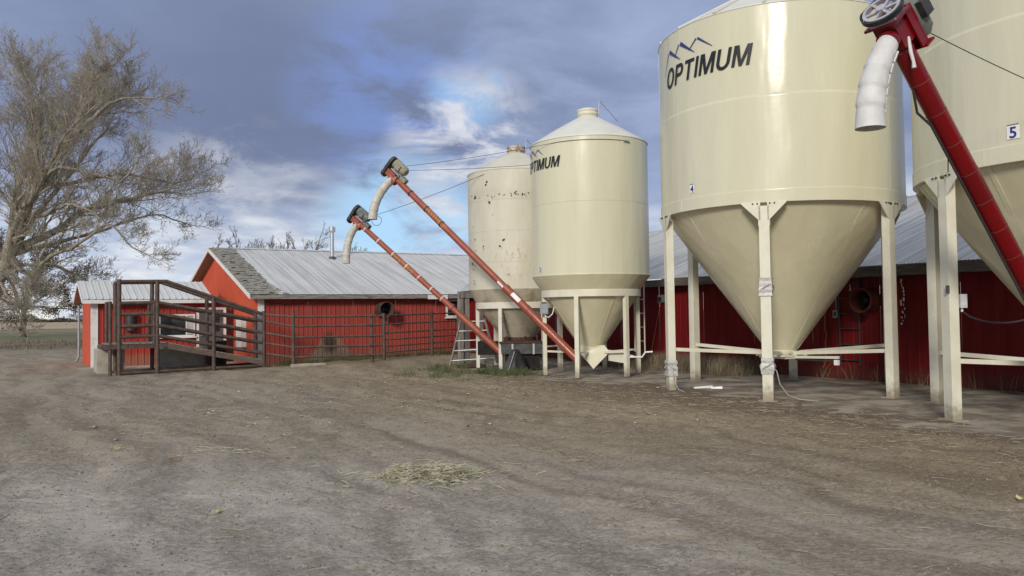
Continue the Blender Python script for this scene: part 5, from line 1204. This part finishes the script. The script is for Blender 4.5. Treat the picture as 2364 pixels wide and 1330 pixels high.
LB = [
 (tp([(-35, 810), (-28, 730), (-10, 660), (14, 600), (25, 560)], 0, 0), .50, .36, 2, 3.0),
 (tp([(10, 610), (22, 530), (28, 440), (40, 370), (58, 290), (66, 235), (60, 180)], 0, 1.5), .34, .05, 22, 3.3),
 (tp([(22, 585), (62, 500), (100, 440), (150, 375), (210, 306), (265, 262), (315, 246), (360, 246)], 0, -2.0), .33, .04, 24, 3.2),
 (tp([(150, 375), (166, 310), (186, 245), (194, 205)], -.8, .8), .15, .04, 14, 2.8),
 (tp([(205, 310), (220, 258), (258, 222), (305, 192)], -1.2, -3.2), .13, .04, 14, 2.8),
 (tp([(30, 575), (110, 541), (180, 490), (262, 464), (320, 448), (365, 440), (410, 446)], 0, 1.5), .28, .035, 22, 2.9),
 (tp([(28, 600), (80, 640), (124, 600), (188, 578), (250, 545), (290, 530), (340, 575), (385, 600)], 0, -3.0), .20, .03, 15, 2.1),
 (tp([(75, 505), (150, 488), (200, 484), (260, 500), (330, 545)], 0, -4), .15, .03, 12, 2.2),
 (tp([(-20, 440), (20, 310), (60, 270), (126, 235), (176, 205)], 2.5, 3.5), .20, .04, 18, 2.9),
 (tp([(-10, 450), (40, 416), (144, 392), (220, 380), (300, 396), (345, 398), (385, 378)], 3, 5), .19, .03, 18, 2.6),
 (tp([(60, 510), (150, 408), (250, 418), (330, 440), (365, 425), (395, 400)], -1, -4.5), .15, .03, 15, 2.5),
 (tp([(120, 420), (105, 340), (116, 270), (110, 205)], -1, -2.5), .16, .04, 14, 2.9),
 (tp([(0, 600), (-30, 480), (-40, 360), (-20, 265), (-15, 195)], 0, -2.5), .32, .05, 18, 3.0),
 (tp([(-15, 620), (-90, 500), (-170, 400), (-260, 300), (-330, 240)], 0, 1), .32, .05, 16, 3.2),
 (tp([(-20, 600), (-90, 430), (-120, 310), (-130, 210)], 0, 3), .28, .05, 16, 3.2),
 (tp([(-20, 650), (-120, 600), (-240, 560), (-340, 540)], 0, -2), .24, .04, 12, 2.6),
 (tp([(10, 600), (60, 470), (120, 340), (150, 250)], 0, 5.5), .24, .05, 18, 3.0),
 (tp([(15, 600), (70, 520), (160, 430), (240, 350), (320, 310)], 0, -6), .22, .04, 18, 2.9),
 (tp([(10, 625), (60, 640), (115, 672), (150, 705)], 0, -3.5), .13, .03, 12, 2.0),
 (tp([(0, 650), (35, 690), (70, 715), (95, 745)], 0, -2), .11, .03, 10, 1.8),
 (tp([(15, 610), (95, 612), (150, 640), (190, 672)], 0, 3), .13, .03, 12, 2.0),
 (tp([(20, 590), (90, 560), (190, 520), (280, 480), (350, 500)], 0, 6), .18, .03, 14, 2.6),
]
allb = grow(LB, 5, [None, (9, .60), (6, .58), (3, .55)], 0, .62, .25, .0085)
MAT_T = tubes_np([b for b in allb if b[2] == 0], lambda l, r: 12); MAT_T.build('trunk', 'bark', tree)
tubes_np([b for b in allb if b[2] >= 1], lambda l, r: 5 if l == 1 else 3).build('crown', 'twig', tree)
tips = [b[0][-1] for b in allb if b[2] >= 3]; q_ = random.Random(9)
leaf_cloud([p + Vector((q_.gauss(0, .1), q_.gauss(0, .1), q_.gauss(0, .1))) for p in q_.sample(tips, min(1700, len(tips)))], .03, .07, 2).build('last_leaves', 'leaf_pale', tree)
print('tree branches', len(allb))
# smaller dark-leaved tree beyond
t2 = thing('leafy_tree', 'smaller tree still holding dark brown leaves below the bare tree', 'tree', (-50, 82, -.15))
K2 = .0443
def t2p(l, d0, d1): n = len(l); return [((u_ - 57) * K2, d0 + (d1 - d0) * i / (n - 1), (779 - v_) * K2) for i, (u_, v_) in enumerate(l)]
L2 = [(t2p([(57, 785), (56, 750), (58, 715)], 0, 0), .30, .24, 2, 2.0), (t2p([(58, 720), (70, 670), (95, 620), (110, 585)], 0, 1), .2, .04, 14, 2.6), (t2p([(58, 718), (40, 670), (25, 620), (20, 575)], 0, -1), .2, .04, 14, 2.6),
      (t2p([(58, 715), (100, 690), (145, 665), (185, 640)], 0, -1), .15, .03, 14, 2.4), (t2p([(58, 715), (20, 700), (-20, 680), (-60, 660)], 0, 1), .15, .03, 12, 2.4), (t2p([(58, 715), (62, 660), (60, 600)], 0, 2), .18, .04, 12, 2.6), (t2p([(60, 705), (110, 712), (150, 715), (178, 728)], 0, 2), .12, .03, 12, 1.8), (t2p([(58, 705), (20, 715), (-30, 722)], 0, -2), .12, .03, 10, 1.8)]
b2 = grow(L2, 8, [None, (6, .5), (4, .5)], 0, .4, .6, .012)
tubes_np([b for b in b2 if b[2] == 0], lambda l, r: 9).build('trunk', 'bark_dark', t2)
tubes_np([b for b in b2 if b[2] >= 1], lambda l, r: 3).build('branches', 'bark_dark', t2)
q_ = random.Random(3); lp = []
for b in b2:
    if b[2] >= 2:
        for p in b[0][1:]:
            for _ in range(2 if q_.random() < .8 else 0): lp.append(p + Vector((q_.gauss(0, .22), q_.gauss(0, .22), q_.gauss(0, .2))))
leaf_cloud(lp, .06, .13, 4).build('crown', 'leaf_dark', t2)
# bare tree tops showing over the barn ridge
for k, (u_, Y, top, lb) in enumerate(((545, 60, 540, 'bare tree top behind the left end of the barn ridge'), (600, 64, 556, 'faint low bare tree top behind barn ridge right of the gable'), (680, 60, 536, 'bare tree top behind barn ridge left of the flue pipe'), (842, 62, 560, 'thin bare tree top behind barn ridge beside the short spout'))):
    X = (u_ - 1182) / 1850 * Y; H = 1.69 + (727 - top) / 1850 * Y
    tt = thing('bare_tree', lb, 'tree', (X, Y, -.1), 0, 'bare trees beyond the barn')
    q_ = random.Random(30 + k); wdt = (.9, 1.2, 1.0, .55)[k]
    Ls = [([(0, 0, -.2), (.05, 0, 1.5), (0, .1, 3.0)], .2, .13, 1, 1.0)]
    for j in range((6, 5, 6, 3)[k]):
        x = (j / 4 - .5) * 3.2 * wdt + q_.uniform(-.3, .3); Ls.append(([(0, 0, 2.8), (x * .35, q_.uniform(-.5, .5), 2.8 + (H - 3.4) * .4), (x * .8, q_.uniform(-1, 1), 2.8 + (H - 3.4) * .75), (x, q_.uniform(-1, 1), H - q_.uniform(.3, 1.3))], .09, .03, 9, 1.1))
    bb = grow(Ls, 40 + k, [None, (5, .5), (3, .5)], 0, .8, .2, .011)
    tubes_np([b for b in bb if b[2] == 0], lambda l, r: 7).build('trunk', 'twig_far', tt); tubes_np([b for b in bb if b[2] >= 1], lambda l, r: 3).build('crown', 'twig_far', tt)
# dark hedge across the field edge and town far off
q_ = random.Random(17); lp = []
for _ in range(26000):
    x = q_.uniform(-430, -228); top = 4.6 + 1.2 * math.sin(x * .11) + .9 * math.sin(x * .37 + 1) - 2.5 * smooth01((x + 262) / 30); lp.append(Vector((x, 420 + q_.gauss(0, 3.0), -.3 + q_.random() ** .7 * top)))
h_ = leaf_cloud(lp, .15, .45, 5).build('hedge', 'hedge'); stuff(h_, 'dark belt of shrubs along the far side of the dry field', 'hedge')
def far_thing(name, label, cat, u_, wpx, hpx, Y, mat, roofm, kind):
    X = (u_ - 1182) / 1850 * Y; wd = wpx / 1850 * Y; ht = hpx / 1850 * Y + 2; o = thing(name, label, cat, (X, Y, -.2), 0)
    if kind == 'tank':
        MB().lathe([(wd / 2, 0), (wd / 2, ht * .75), (wd * .1, ht)], 24).build('wall', mat, o); MB().lathe([(wd * .1, ht), (wd * .1, ht * 1.06), (0, ht * 1.06)], 12).build('cap', roofm, o)
    elif kind == 'tower':
        MB().box(-wd / 2, wd / 2, -wd / 2, wd / 2, 0, ht * .82).build('shaft', mat, o); MB().prism([(-wd * .7, -wd * .6, ht * .82), (wd * .7, -wd * .6, ht * .82), (wd * .5, -wd * .6, ht), (-wd * .5, -wd * .6, ht)], (0, wd * 1.2, 0)).build('headhouse', roofm, o)
    else:
        MB().box(-wd / 2, wd / 2, -wd / 3, wd / 3, 0, ht * .6).build('wall', mat, o); MB().prism([(-wd / 2 - .5, -wd / 3 - .5, ht * .6), (-wd / 2 - .5, wd / 3 + .5, ht * .6), (-wd / 2 - .5, 0, ht)], (wd + 1, 0, 0)).build('roof', roofm, o)
        for q in (-.25, .2): MB().box(wd * q, wd * (q + .08), -wd / 3 - .1, -wd / 3 + .1, ht * .1, ht * .4).build('door', 'far_grey', o)
far_thing('grain_tank', 'pale far-off grain tank left of the shed on the horizon', 'tank', 158, 9, 12, 700, 'far_white', 'far_grey', 'tank')
far_thing('grain_elevator', 'grey elevator tower far off behind the shed edge', 'elevator', 172, 5, 28, 720, 'far_grey', 'far_grey', 'tower')
far_thing('farm_shed', 'long pale shed far off at the foot of the elevator tower', 'shed', 176, 22, 9, 690, 'far_white', 'far_grey', 'shed')
far_thing('farm_shed', 'low grey shed far off at the left beyond the hedge', 'shed', 138, 16, 7, 710, 'far_grey', 'far_white', 'shed')
